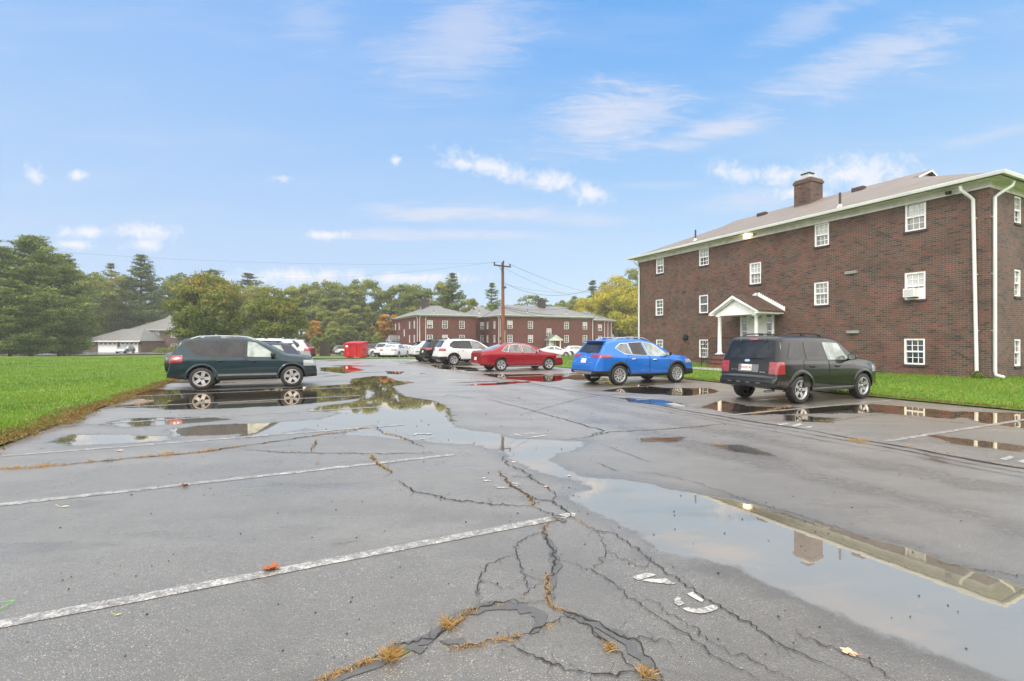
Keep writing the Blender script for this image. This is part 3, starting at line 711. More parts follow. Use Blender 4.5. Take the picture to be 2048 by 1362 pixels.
# black specks: small stones lying about
pr=np.random.default_rng(9); vs=[];fs=[]
for i in range(260):
    D=math.exp(pr.uniform(math.log(2.4),math.log(11))); x=pr.uniform(-.95,.95)*D; y=D; s=pr.uniform(.002,.0055)*(1+.25*D)
    n=len(vs); 
    for dx,dy,dz in ((1,0,0),(0,1,0),(-1,0,0),(0,-1,0),(.2,.1,.9)): vs.append((x+dx*s*pr.uniform(.6,1.2),y+dy*s*pr.uniform(.6,1.2),dz*s+.004))
    fs+=[(n,n+1,n+4),(n+1,n+2,n+4),(n+2,n+3,n+4),(n+3,n,n+4)]
tag(link('pebbles',np_mesh('pebbles',vs,fs),mats=[M['black']]),'tiny dark pebbles and tar crumbs strewn over the tarmac','pebbles',kind='stuff')
# ---------------------------------------------------------------- buildings
def fac(O,rz,px,py,y0=0.0):
    nx=np.array([math.cos(rz),math.sin(rz)]); ny=np.array([-math.sin(rz),math.cos(rz)]); Q=np.array(O[:2])+ny*y0
    k=np.array([(px-1024)/F,1.0]); D=(Q@ny)/(k@ny); P=k*D
    return float((P-Q)@nx), 1.6-(py-681)/F*D
class Face:
    """a wall plane in building space: x along, o outwards, z up"""
    def __init__(s,P,d,n): s.P=Vector(P); s.d=Vector(d); s.n=Vector(n)
    def __call__(s,x,o,z): return tuple(s.P+s.d*x+s.n*o+Vector((0,0,z)))
def wall(name,face,L,z0,z1,holes,mat,parent,thick=.16):
    xs=sorted({0,L,*[h[0] for h in holes],*[h[1] for h in holes]}); zs=sorted({z0,z1,*[h[2] for h in holes],*[h[3] for h in holes]})
    mb=MB(face)
    for a,b in zip(xs[:-1],xs[1:]):
        for c,d in zip(zs[:-1],zs[1:]):
            mx,mz=(a+b)/2,(c+d)/2
            if any(h[0]<mx<h[1] and h[2]<mz<h[3] for h in holes): continue
            mb.quad((a,0,c),(b,0,c),(b,0,d),(a,0,d))
    for h in holes:
        a,b,c,d=h[:4]
        mb.quad((a,0,c),(a,-thick,c),(a,-thick,d),(a,0,d)); mb.quad((b,0,c),(b,0,d),(b,-thick,d),(b,-thick,c))
        mb.quad((a,0,d),(a,-thick,d),(b,-thick,d),(b,0,d)); mb.quad((a,0,c),(b,0,c),(b,-thick,c),(a,-thick,c))
    return mb.build(name,mat,parent)
def window(face,x0,x1,z0,z1,parent,style='blind',cols=3,brick='brick_sill',far=False,ac=False):
    w=x1-x0; h=z1-z0; mb=MB(face); fr=.065 if not far else .07
    f0,f1=-.10,-.015
    mb.box(x0,x0+fr,f0,f1,z0,z1); mb.box(x1-fr,x1,f0,f1,z0,z1); mb.box(x0+fr,x1-fr,f0,f1,z1-fr,z1); mb.box(x0+fr,x1-fr,f0,f1+.01,z0,z0+fr*.9)
    zm=(z0+z1)/2; mb.box(x0+fr,x1-fr,-.12,-.03,zm-.03,zm+.03)
    mu=.011 if not far else .02
    if style!='plain':
        for (za,zb,ob) in ((z0+fr,zm-.03,-.09),(zm+.03,z1-fr,-.06)):
            for c in range(1,cols):
                xc=x0+fr+(w-2*fr)*c/cols; mb.box(xc-mu,xc+mu,ob-.012,ob+.006,za,zb)
            zc=(za+zb)/2; mb.box(x0+fr,x1-fr,ob-.010,ob+.004,zc-mu,zc+mu)
    fo=mb.build('window',M['white'],parent)
    pm={'blind':('pane_light','pane_mid'),'half':('pane_light','pane_dark'),'dark':('pane_dark','pane_dark'),'mid':('pane_mid','pane_mid'),'low':('pane_dark','pane_mid'),'plain':('pane_dark','pane_dark')}[style]
    for (za,zb,mt,ob) in ((zm,z1-fr+.01,pm[0],-.075),(z0+fr-.01,zm,pm[1],-.105)):
        p=MB(face); p.box(x0+fr-.01,x1-fr+.01,ob-.006,ob-.001,za,zb); p.build('pane',M[mt],fo)
    s=MB(face); s.box(x0-.04,x1+.04,-.02,.045,z0-.085,z0-.002); s.build('sill',M[brick],fo)
    bk=MB(face); bk.box(x0-.0,x1+.0,-.30,-.155,z0,z1); bk.build('reveal_back',M['black'],fo)
    if ac:
        a=MB(face); zc=z0+fr; a.box(x0+fr+.02,x1-fr-.16,-.05,.30,zc+.03,zc+.36)
        for k in range(9): a.box(x0+fr+.05,x1-fr-.20,.30,.306,zc+.06+k*.03,zc+.072+k*.03,1)
        a.box(x1-fr-.16,x1-fr,-.06,-.03,zc,zc+.38)
        a.build('air_conditioner',[M['white'],M['silver']],fo)
    return fo
def roof_hip(parent,L,Dp,z_e,rise,xg,ov,mat,gab=.48,white='white'):
    mid=Dp/2; zr=z_e+rise; m=rise/(mid+ov); zg=zr-gab; dy=gab/m
    e=[(-ov,-ov,z_e),(L+ov,-ov,z_e),(L+ov,Dp+ov,z_e),(-ov,Dp+ov,z_e)]
    G=[(xg,mid-dy,zg),(xg,mid+dy,zg),(L-xg,mid-dy,zg),(L-xg,mid+dy,zg)]; Rl=(xg-.25,mid,zr); Rr=(L-xg+.25,mid,zr)
    Ga=[(xg-.25,mid-dy,zg),(xg-.25,mid+dy,zg),(L-xg+.25,mid-dy,zg),(L-xg+.25,mid+dy,zg)]
    mb=MB()
    mb.poly([e[0],e[1],G[2],Ga[2],Rr,Rl,Ga[0],G[0]]); mb.poly([e[2],e[3],G[1],Ga[1],Rl,Rr,Ga[3],G[3]])
    mb.poly([e[3],e[0],G[0],G[1]]); mb.poly([e[1],e[2],G[3],G[2]])
    mb.poly([tuple(np.add(p,(0,0,-.10))) for p in e])
    for a,b in zip(e,e[1:]+e[:1]): mb.quad(a,b,tuple(np.add(b,(0,0,-.10))),tuple(np.add(a,(0,0,-.10))))
    ro=mb.build('roof',mat,parent)
    g=MB()
    for x,s in ((xg,1),(L-xg,-1)):
        g.prism([(x,mid-dy*.93,zg),(x,mid+dy*.93,zg),(x,mid,zr-.05)],(s*.02,0,0))
        for sg in (-1,1):
            g.prism([(x-s*.25,mid+sg*dy,zg-.01),(x-s*.25,mid+sg*dy,zg-.09),(x-s*.25,mid,zr-.10),(x-s*.25,mid,zr-.02)],(-s*.02,0,0))
    g.build('gable_trim',M[white],ro)
    return ro,m,zr
def downspout(face,x,z0,z1,parent,lean=0,ov=.5,foot=True,shift=0):
    mb=MB(face); r=.055
    path=[(x+shift,ov-.06,z1+.16),(x+shift,ov-.10,z1+.02),(x+shift*.3,.16,z1-.22),(x,.07,z1-.34),(x+lean*.5,.07,(z0+z1)/2),(x+lean,.07,z0+.25)]
    if foot: path+=[(x+lean,.10,z0+.12),(x+lean,.32,z0+.05)]
    pts=[tuple(p) for p in path]
    mb.tube(pts,r,8); 
    for zz in (.25,.55,.85): mb.box(x+lean*(1-zz)-.07,x+lean*(1-zz)+.07,0,.02,z0+(z1-z0)*zz-.015,z0+(z1-z0)*zz+.015)
    return mb.build('downspout',M['metalwhite'],parent,True)
def trim_ring(parent,L,Dp,z_top,ov,white='white_dirty',frh=.30):
    """frieze boards, soffit, gutter around the eaves; z_top = underside of the roof sheet"""
    mb=MB(); t=.035
    mb.box(-t,L+t,-t,-.002,z_top-frh,z_top-.02); mb.box(-t,L+t,Dp+.002,Dp+t,z_top-frh,z_top-.02)
    mb.box(-t,-.002,0,Dp,z_top-frh,z_top-.02); mb.box(L+.002,L+t,0,Dp,z_top-frh,z_top-.02)
    mb.box(-t*2,L+t*2,-t*2.2,-t,z_top-frh+.0,z_top-frh+.06)
    mb.build('frieze',M[white],parent)
    s=MB(); z=z_top-.025
    s.box(-ov+.03,L+ov-.03,-ov+.03,-t,z,z+.02); s.box(-ov+.03,L+ov-.03,Dp+t,Dp+ov-.03,z,z+.02); s.box(-ov+.03,-t,-t,Dp+t,z,z+.02); s.box(L+t,L+ov-.03,-t,Dp+t,z,z+.02)
    s.build('soffit',M[white],parent)
    g=MB(); o=ov; zt=z_top+.115
    prof=[(0,0),(.03,-.115),(.11,-.115),(.135,-.02),(.135,.0),(.12,.0)]
    cs=[(-o,-o,-1,-1),(L+o,-o,1,-1),(L+o,Dp+o,1,1),(-o,Dp+o,-1,1)]
    for i in range(4):
        a,b=cs[i],cs[(i+1)%4]
        for (p0,q0),(p1,q1) in zip(prof[:-1],prof[1:]):
            g.quad((a[0]+a[2]*p0,a[1]+a[3]*p0,zt+q0),(b[0]+b[2]*p0,b[1]+b[3]*p0,zt+q0),(b[0]+b[2]*p1,b[1]+b[3]*p1,zt+q1),(a[0]+a[2]*p1,a[1]+a[3]*p1,zt+q1))
    go=g.build('gutter',M['metalwhite'],parent)
    so=go.modifiers.new('t','SOLIDIFY'); so.thickness=.006
def pipe(parent,x,y,z0,h=.75):
    mb=MB(); mb.tube([(x,y,z0-.1),(x,y,z0+h)],.05,10); mb.build('vent_pipe',M['copper'],parent,True)
    f=MB(); f.lathe([(.05,z0+.10),(.09,z0+.02),(.16,z0-.06)],'z',(x,y,0),12); f.build('pipe_flashing',M['metalwhite'],parent,True)
def porch(parent,xc,zfl,width,depth,side=1,steps='brick',far=False,stepside=0):
    """portico: gable to the front; zfl floor height in building space"""
    hw=width/2; zc=zfl+2.04; g=MB(); 
    # floor and steps of brick
    fl=MB(); fl.box(xc-hw+.15,xc+hw-.15,-depth-.25,-.003,-.4,zfl); 
    nst=max(2,int(round(zfl/.165)))
    for k in range(1,nst):
        zt=zfl-zfl/nst*k
        fl.box(xc-hw+.3,xc+hw-.3,-depth-.25-.30*k,-depth-.25-.30*(k-1)-.001,-.4,zt-.05,0)
        fl.box(xc-hw+.27,xc+hw-.27,-depth-.28-.30*k,-depth-.25-.30*(k-1)-.001,zt-.05,zt,1)
    fl.box(xc-hw+.12,xc+hw-.12,-depth-.28,-.003,zfl,zfl+.03,1)
    fl.build('steps',[M['redbrickstep'],M['brick_sill']],parent)
    for s in (-1,1):
        c=MB(); cx=xc+s*(hw-.40); cy=-depth
        c.lathe([(.0,zfl+.03),(.15,zfl+.03),(.15,zfl+.09),(.13,zfl+.12),(.105,zfl+.17),(.098,zfl+.9),(.085,zc-.14),(.10,zc-.12),(.10,zc-.09),(.12,zc-.05),(.12,zc),(0,zc)],'z',(cx,cy,0),20)
        c.box(cx-.17,cx+.17,cy-.17,cy+.17,zfl+.028,zfl+.07); c.box(cx-.14,cx+.14,cy-.14,cy+.14,zc-.045,zc+.0)
        c.build('column',M['white'],parent,True)
    # entablature and pediment
    b=MB(); y0=-depth-.14
    b.box(xc-hw+.25,xc+hw-.25,y0,y0+.26,zc,zc+.26); 
    for s in (-1,1): b.box(xc+s*(hw-.38)-.13,xc+s*(hw-.38)+.13,y0+.26,-.003,zc,zc+.24)
    b.box(xc-hw+.40,xc+hw-.40,y0+.26,-.003,zc+.20,zc+.225)
    rise=.86; ze=zc+.16; f=y0-.02
    b.prism([(xc-hw+.15,f+.03,zc+.14),(xc+hw-.15,f+.03,zc+.14),(xc,f+.03,ze+rise-.02)],(0,.05,0))
    b.build('pediment',M['white'],parent)
    r=MB(); hy=-depth-.36; n=.10
    for s in (-1,1):
        e=(xc+s*hw,hy,ze); t=(xc,hy,ze+rise)
        # raking cornice at the front
        r.prism([(xc+s*hw,hy,ze-.13),(xc+s*hw,hy,ze-.02),(xc,hy,ze+rise-.02),(xc,hy,ze+rise-.17)],(0,.10,0))
        r.prism([(xc+s*(hw-.03),hy+.10,ze-.17),(xc+s*(hw-.03),hy+.10,ze-.03),(xc,hy+.10,ze+rise-.03),(xc,hy+.10,ze+rise-.24)],(0,.06,0))
        # side fascia
        r.prism([(xc+s*hw,hy,ze-.13),(xc+s*(hw-.30),hy,ze-.13),(xc+s*(hw-.02),hy,ze-.02)],(0,depth+.35,0))
    r.build('cornice',M['white'],parent)
    sh=MB()
    for s in (-1,1):
        sh.prism([(xc,hy-.02,ze+rise+.03),(xc,hy-.02,ze+rise-.018),(xc+s*(hw+.04),hy-.02,ze-.045),(xc+s*(hw+.04),hy-.02,ze+.005)],(0,depth+.375,0))
    sh.build('porch_roof',M['roof_moss'] if not far else M['roof_far'],parent)
    if not far:
        st=MB()  # stepped white flashing up the wall
        N=13
        for s in (-1,1):
            for k in range(N):
                x=xc+s*(hw*(1.03-k/N*1.0)); z=ze+rise*(k/N)+.0
                st.box(min(x,x-s*hw/N*1.12),max(x,x-s*hw/N*1.12),-.012-.0004*k,-.0025-.0001*k,z-.03,z+.24)
        st.build('stepped_flashing',M['white'],parent)
    # door with sidelights
    d=MB(); dw=.95; o=-.03
    d.box(xc-.95,xc+.95,-.05,-.001,zfl+.03,zfl+2.26)
    d.box(xc-.95,xc-.50,-.075,-.05,zfl+.03,zfl+.75); d.box(xc+.50,xc+.95,-.075,-.05,zfl+.03,zfl+.75)
    for xx in (-.95,-.55,.47,.87): d.box(xc+xx,xc+xx+.08,-.09,-.05,zfl+.03,zfl+2.26)
    d.box(xc-.95,xc+.95,-.095,-.05,zfl+2.16,zfl+2.28)
    df=d.build('door_frame',M['white'],parent)
    p=MB(); p.box(xc-.465,xc+.465,-.075,-.051,zfl+.04,zfl+2.14)
    for (xa,xb,za,zb) in ((-.38,-.06,.15,.75),(.06,.38,.15,.75),(-.38,-.06,.88,1.72),(.06,.38,.88,1.72)):
        p.box(xc+xa,xc+xb,-.083,-.075,zfl+za,zfl+zb)
    dr=p.build('door',M['white'],df)
    q=MB(); q.box(xc-.31,xc+.31,-.0795,-.0752,zfl+1.86,zfl+2.0); q.build('door_glass',M['pane_dark'],dr)
    for xx in (-.83,.59):
        q=MB(); q.box(xc+xx,xc+xx+.24,-.056,-.0505,zfl+.84,zfl+2.07); q.build('sidelight',M['pane_dark'],df)
    q=MB()
    for k in range(1,4): q.box(xc-.31+k*.155-.015,xc-.31+k*.155+.015,-.084,-.0795,zfl+1.86,zfl+2.0)
    for xx in (-.83,.59):
        for k in (1,2): q.box(xc+xx,xc+xx+.24,-.064,-.056,zfl+.80+k*.43,zfl+.84+k*.43)
    q.build('glazing_bars',M['white'],df)
    h=MB(); h.tube([(xc+.36,-.085,zfl+1.0),(xc+.36,-.13,zfl+1.0)],.03,8); h.build('handle',M['chrome'],dr)
def railing(parent,xc,hw,depth,zfl,nst):
    for s in (-1,1):
        mb=MB(); x=xc+s*(hw-.12 if s>0 else hw-.12); r=.014
        ya,yb=-.05,-depth-.25; yc=-depth-.25-.30*(nst-1)-.15; zt=zfl+.9
        mb.tube([(x,ya,zt),(x,yb,zt),(x,yc,.02+.95)],r*1.5,6); mb.tube([(x,ya,zfl+.12),(x,yb,zfl+.12),(x,yc,.20)],r,6)
        n=18
        for k in range(n+1):
            t=k/n; y=ya+(yc-ya)*t
            if y>yb: z0,z1=zfl+.05,zt
            else: q=(y-yb)/(yc-yb); z0=zfl*(1-q)+.1; z1=zt+(.97-zt)*q
            mb.tube([(x,y,z0-(.08 if k in(0,n) else 0)),(x,y,z1)],r*(1.6 if k in (0,n) else .7),5)
        mb.build('railing',M['darkmetal'],parent)

def near_block():
    rz=-R(64); O=(8.73,33.16,.27); L=18.2; Dp=10.0
    b=empty('apartment_block',O,rz)
    tag(b,'dark brick three storey apartment block with white gabled porch, nearest on the right','building')
    zb=.27; ZT=6.72
    def fx(px,py): x,z=fac(O,rz,px,py); return x,z-zb
    def rect(x0,x1,y0,y1):
        xa,_=fx(x0,y0); xb,_=fx(x1,y0); _,zt=fx((x0+x1)/2,y0); _,z0=fx((x0+x1)/2,y1); return [xa,xb,z0,zt]
    W=[(rect(1312,1327,515,547),'blind',2),(rect(1398,1417,497,531),'half',3),(rect(1499,1522,525,568),'blind',3),(rect(1629,1658,447,492),'blind',3),(rect(1810,1852,404,461),'blind',3),
       (rect(1311,1326,599,631),'mid',2),(rect(1398,1416,590,626),'plain',3),(rect(1628,1657,564,610),'mid',3),(rect(1809,1851,544,599),'blind',3),
       (rect(1312,1326,679,709),'low',3),(rect(1398,1416,679,715),'low',3),(rect(1628,1657,678,722),'low',3),(rect(1808,1850,677,729),'dark',3)]
    front=Face((0,0,0),(1,0,0),(0,-1,0)); 
    holes=[w[0] for w in W]
    wall('wall',front,L,-.5,ZT,holes,M['brick'],b)
    for i,(r,st,c) in enumerate(W): window(front,*r,b,st,c,ac=(i==8))
    right=Face((L,0,0),(0,1,0),(1,0,0))
    rr=-R(64)+R(90); Oc=(O[0]+L*math.cos(rz),O[1]+L*math.sin(rz))
    def sx(x0,x1,y0,y1):
        xa,_=fac(Oc,rr,x0,y0); xb,_=fac(Oc,rr,x1,y0); _,zt=fac(Oc,rr,(x0+x1)/2,y0); _,z0=fac(Oc,rr,(x0+x1)/2,y1); return [xa,xb,z0-zb,zt-zb]
    S=[(sx(2029,2043,393,447),'blind'),(sx(2029,2042,539,593),'mid'),(sx(2029,2042,678,732),'dark')]
    S+= [([r[0]+3.4,r[1]+3.4,r[2],r[3]],s) for r,s in S]
    wall('wall',right,Dp,-.5,ZT,[s[0] for s in S],M['brick'],b)
    for r,s in S: window(right,*r,b,s,2)
    back=Face((L,Dp,0),(-1,0,0),(0,1,0)); left=Face((0,Dp,0),(0,-1,0),(-1,0,0))
    wall('wall',back,L,-.5,ZT,[],M['brick'],b); wall('wall',left,Dp,-.5,ZT,[],M['brick'],b)
    ro,m,zr=roof_hip(b,L,Dp,7.03,2.28,4.0,.45,M['roof'])
    trim_ring(b,L,Dp,6.95,.45,frh=.26)
    x,_=fx(1279,600); downspout(front,x+.02,0,6.7,b,0,.5,True,-.12)
    x,_=fx(1948,360); downspout(front,x,0,6.7,b,.10,.5,True,-.22); downspout(right,.22,0,6.7,b,0,.5,True,.35)
    # chimney: stands astride the front slope near the ridge
    xa,_=fac(O,rz,1588,400,4.0); xb,_=fac(O,rz,1622,400,4.0)
    c=MB(); zt=10.62-zb; c.box(xa,xb,4.0,5.05,8.2,zt); c.box(xa-.05,xb+.05,3.95,5.10,zt-.22,zt-.08); 
    c.box(xa+.02,xb-.02,4.02,5.03,zt,zt+.05,1)
    ch=c.build('chimney',[M['brick'],M['concrete']],ro)
    q=MB(); xm=(xa+xb)/2-.02; q.box(xm-.2,xm+.2,4.3,4.7,zt+.05,zt+.34); q.box(xm-.25,xm+.25,4.25,4.75,zt+.34,zt+.40,1)
    q.build('flue_cap',[M['silver'],M['darkmetal']],ch)
    def onroof(px,py):
        best=None
        for y in np.linspace(-.4,5,60):
            x,z=fac(O,rz,px,py,y); zr_=zb+7.03+m*(y+.45)
            if best is None or abs(z-zr_)<best[0]: best=(abs(z-zr_),x,y,zr_-zb)
        return best[1:]
    for px,py in ((1391,480),(1680,413)): x,y,z=onroof(px,py); pipe(b,x,y,z,.62)
    for px,py in ((1524,431),(1717,381)):
        x,y,z=onroof(px,py); v=MB(); v.box(x-.28,x+.28,y-.12,y+.15,z-.02,z+.16); v.build('roof_vent',M['copper'],ro)
    xp=L-9.05; porch(b,xp,.57,2.95,1.5); railing(b,xp,1.475,1.5,.57,3)
    # fittings on the wall
    x,z=fx(1506,470); l=MB(front); l.box(x-.22,x+.12,.0,.14,z-.06,z+.20); l.box(x-.34,x-.06,.14,.30,z-.12,z+.10,1)
    m_=NT('lit_lamp'); gl=m_.done(m_.bsdf((1,.95,.7),.3,emis=(1,.85,.45),estr=5))
    l.build('wall_lamp',[M['silver'],gl],b)
    x,z=fx(1368,584); l=MB(front); l.box(x-.12,x+.12,0,.05,z-.05,z+.05); l.build('wall_vent',M['brick_sill'],b)
    x,z=fx(1372,675); l=MB(front); l.lathe([(0,-.2),(.16,-.18),(.19,-.02),(0,-.0)],'y',(0,0,0),16); 
    l=MB(front); l.tube([(x,.0,z),(x,.12,z)],.17,14); l.tube([(x,.12,z-.04),(x+.05,.2,z-.1)],.05,8); l.build('hose_reel',M['darkmetal'],b)
    for px,py in ((1703,545),(1707,664)):
        x,z=fx(px,py); l=MB(front); l.box(x-.24,x+.24,.0,.08,z-.05,z+.05); l.box(x-.24,x+.24,.08,.10,z+.02,z+.06); l.build('wall_vent',M['concrete'],b)
    x,z=fx(1902,385); l=MB(front); l.tube([(x,.2,6.82),(x,.2,6.72)],.09,10); l.build('soffit_spot',M['darkmetal'],b)
    return b
near_block()

def far_block(O,rz,L,Dp,label,front,sideL=(),sideR=(),porch_at=None,xg=3.4,group=None,ds=(),chim=None,z0=-.94,h=6.75):
    b=empty('apartment_block',(O[0],O[1],z0),rz); tag(b,label,'building',group)
    F0=Face((0,0,0),(1,0,0),(0,-1,0)); FR=Face((L,0,0),(0,1,0),(1,0,0)); FB=Face((L,Dp,0),(-1,0,0),(0,1,0)); FL=Face((0,Dp,0),(0,-1,0),(-1,0,0))
    for f,LL,wins in ((F0,L,front),(FR,Dp,sideR),(FL,Dp,sideL),(FB,L,())):
        hs=[]; sts=[]
        for (xc,w,zc,hh,st) in wins: hs.append([xc-w/2,xc+w/2,zc-hh/2,zc+hh/2]); sts.append(st)
        wall('wall',f,LL,-.6,h,hs,M['brick_far'],b)
        for q,st in zip(hs,sts): window(f,*q,b,st,2,far=True)
    ro,m,zr=roof_hip(b,L,Dp,h+.28,2.3,xg,.45,M['roof_far'])
    trim_ring(b,L,Dp,h+.2,.45,'white',.18)
    for f,x in ds: {'F':lambda:downspout(F0,x,0,h,b),'R':lambda:downspout(FR,x,0,h,b),'L':lambda:downspout(FL,x,0,h,b)}[f]()
    if porch_at is not None:
        f,x=porch_at
        if f=='F': porch(b,x,.5,2.95,1.5,far=True)
        else:
            e=empty('porch',(0,Dp-x,0),-R(90)); e.parent=b; porch(e,0,.5,2.95,1.5,far=True)
    if chim: 
        x,y=chim; c=MB(); c.box(x-.6,x+.6,y-.5,y+.5,7.5,zr+1.1); c.box(x-.66,x+.66,y-.56,y+.56,zr+.9,zr+1.0); c.box(x-.25,x+.25,y-.2,y+.2,zr+1.1,zr+1.5); c.build('chimney',M['brick_sill'],ro)
    for x,y in ((L*.3,1.4),(L*.72,1.2)): pipe(b,x,y,h+.28+m*(y+.45),.6)
    return b
def rows(xs,w=1.0,hh=1.35,zs=(5.35,2.85,.65),sts=('half','dark','dark')):
    return [(x,w,z,hh,sts[(i*2+j)%3]) for i,x in enumerate(xs) for j,z in enumerate(zs)]
# block C: long front towards the camera
OC=(-1.84,84.0)
xc=[fac(OC,AZ,p,640)[0] for p in (1020,1061,1133,1170)]
fr=rows(xc); xs_=fac(OC,AZ,1098,640)[0]; fr.append((xs_,1.0,4.05,1.4,'half'))
zw=lambda py: fac(OC,AZ,1050,py)[1]+.94
far_block(OC,AZ,19.6,12.6,'red brick block whose long front and porch stand behind the utility pole',fr,sideL=rows([3,6.4,9.6],.8),sideR=rows([3,8]),
    porch_at=('F',fac(OC,AZ,1102,690)[0]),ds=[('F',.3),('F',19.3),('L',12.2),('L',11.6)],chim=(11.0,5.2),group=None)
# block B: end wall towards the camera, long side with the porch on the left
OB=(-16.1,82.4)
xb=[fac(OB,AZ,p,640)[0] for p in (860,890,924)]
far_block(OB,AZ,10.6,20,'red brick block with its narrow end and a side porch, left of the pole',[w for w in rows(xb) if True],sideL=rows([2.2,5.6,14.0,17.4],.9)+[(9.9,.9,4.0,1.3,'half')],sideR=rows([4,12]),
    porch_at=('L',4.5),xg=3.9,ds=[('F',.25),('L',19.7),('L',.3),('F',1.3)],chim=(3.6,8.5))
# link between the two, and the set back wing on the right
far_block((-7.6,90.0),AZ,7.0,10,'low linking wing of red brick set in the corner between two blocks',rows([2.2,4.8],.8),ds=[('F',.4)],xg=2.8)
OD=((1190-1024)/F*104,104.0)
far_block(OD,AZ,4.6,14,'partly hidden red brick block behind the right end of the long block',rows([1.3],1.0),ds=[('F',2.5),('F',3.4),('F',4.3)],xg=2.0)

# garage with two white doors and the brick house behind it, far left
def garage():
    D=103.0; x0=(183-1024)/F*D; x1=(280-1024)/F*D; z0=float(zf(D)); L=x1-x0; ang=R(2)
    g=empty('garage',(x0,D,z0),ang); tag(g,'low hip roofed garage with two wide white doors, far left','garage')
    F0=Face((0,0,0),(1,0,0),(0,-1,0)); d0=[((195-183)/97*L,(233-183)/97*L),((238-183)/97*L,(274-183)/97*L)]
    wall('wall',F0,L,-.5,2.45,[[a,b,-.1,2.15] for a,b in d0],M['brick'],g)
    for f,LL in ((Face((L,0,0),(0,1,0),(1,0,0)),9),(Face((L,9,0),(-1,0,0),(0,1,0)),L),(Face((0,9,0),(0,-1,0),(-1,0,0)),9)): wall('wall',f,LL,-.5,2.45,[],M['brick'],g)
    for a,b in d0:
        m=MB(F0); m.box(a,b,-.14,-.08,-.05,2.15)
        for k in range(1,4): m.box(a,b,-.082,-.07,.53*k-.012,.53*k+.012)
        d=m.build('garage_door',M['white'],g); w=MB(F0)
        for k in range(4): w.box(a+(b-a)*(.08+k*.235),a+(b-a)*(.08+k*.235+.15),-.079,-.066,1.72,1.98)
        w.build('door_window',M['pane_dark'],d)
    mb=MB(); ov=.9; H=2.45; ri=2.7
    e=[(-1.6,-ov,H),(L+ov*.4,-ov,H),(L+ov*.4,9+ov,H),(-1.6,9+ov,H)]; r0=(3.2,4.5,H+ri); r1=(L-2.6,4.5,H+ri)
    mb.poly([e[0],e[1],r1,r0]); mb.poly([e[1],e[2],r1]); mb.poly([e[2],e[3],r0,r1]); mb.poly([e[3],e[0],r0]); mb.poly(e)
    mb.build('roof',M['roof_far'],g)
    t=MB(); t.box(-1.6,L+ov*.4,-ov-.05,-ov,H-.16,H+.04); t.build('fascia',M['white'],g)
garage()
def house():
    D=110.0; x0=(262-1024)/F*D; z0=float(zf(D)); L=12.0
    h=empty('brick_house',(x0,D,z0),R(2)); tag(h,'dark brick two storey house with grey pyramid roof behind the garage','house')
    F0=Face((0,0,0),(1,0,0),(0,-1,0)); sc=D/F
    wn=[((x-262)*sc,w,z,1.35,s) for x,w in ((287,.5),(311,1.4),(346,1.4)) for z,s in ((3.9,'half'),(1.1,'dark'))]
    hs=[[x-w/2,x+w/2,z-hh/2,z+hh/2] for x,w,z,hh,s in wn]; wall('wall',F0,L,-.5,4.9,hs,M['brick'],h)
    for q,w in zip(hs,wn): window(F0,*q,h,w[4],2,far=True)
    for f,LL in ((Face((L,0,0),(0,1,0),(1,0,0)),11),(Face((L,11,0),(-1,0,0),(0,1,0)),L),(Face((0,11,0),(0,-1,0),(-1,0,0)),11)): wall('wall',f,LL,-.5,4.9,[],M['brick'],h)
    roof_hip(h,L,11,5.0,3.5,5.0,.6,M['roof_far'],.5); trim_ring(h,L,11,4.92,.6,'white',.2); downspout(F0,2.4,0,4.9,h)
house()
# dark timber screen, yellow fence, bits in the distance
def board_fence(px0,px1,pyb,pyt,D,label,mat,n):
    z=float(zf(D)); x0=(px0-1024)/F*D; x1=(px1-1024)/F*D; h=(681-pyt)/F*D+1.6-z
    e=empty('fence',(x0,D,z)); tag(e,label,'fence'); w=(x1-x0)/n; m=MB()
    for k in range(n): m.box(k*w+.01,(k+1)*w-.01,-.02,.0,.05,h)
    m.build('boards',mat,e)
    for k in range(0,n+1,max(1,n//3)): p=MB(); p.box(k*w-.07,k*w+.07,.0,.14,-.3,h+.05); p.build('post',mat,e)
board_fence(640,661,702,682,72,'dark brown board screen standing by the woods near the white pickup',simple('dark_boards',(.045,.035,.03),.7,var=.3),10)
board_fence(118,163,704,695,100,'low yellowish board fence beyond the left lawn under the pine',simple('yellow_boards',(.42,.27,.11),.7,var=.2),14)
def small_box(px,py,w,h,d,name,label,cat,mat):
    x,y,z=gp(px,py); m=MB(); m.box(-w/2,w/2,-d/2,d/2,-.05,h*.9); m.box(-w/2-.03,w/2+.03,-d/2-.03,d/2+.03,h*.9,h); o=m.build(name,mat,None,bevel=.03); o.location=(x,y,z+.02); tag(o,label,cat)
small_box(635,704,1.3,1.0,1.0,'utility_box','squat tan utility box on the grass by the dark board screen','utility box',simple('tan_metal',(.42,.30,.18),.6))
x,y,z=gp(643,709); m=MB(); m.lathe([(0,0),(.16,0),(.16,.08),(.07,.1),(.07,.85),(.11,.88),(.11,1.0),(0,1.08)],'z',(0,0,0),14); o=m.build('bollard',M['black'],None,True); o.location=(x,y,z); tag(o,'small black bollard on the grass strip in front of the tan box','bollard')
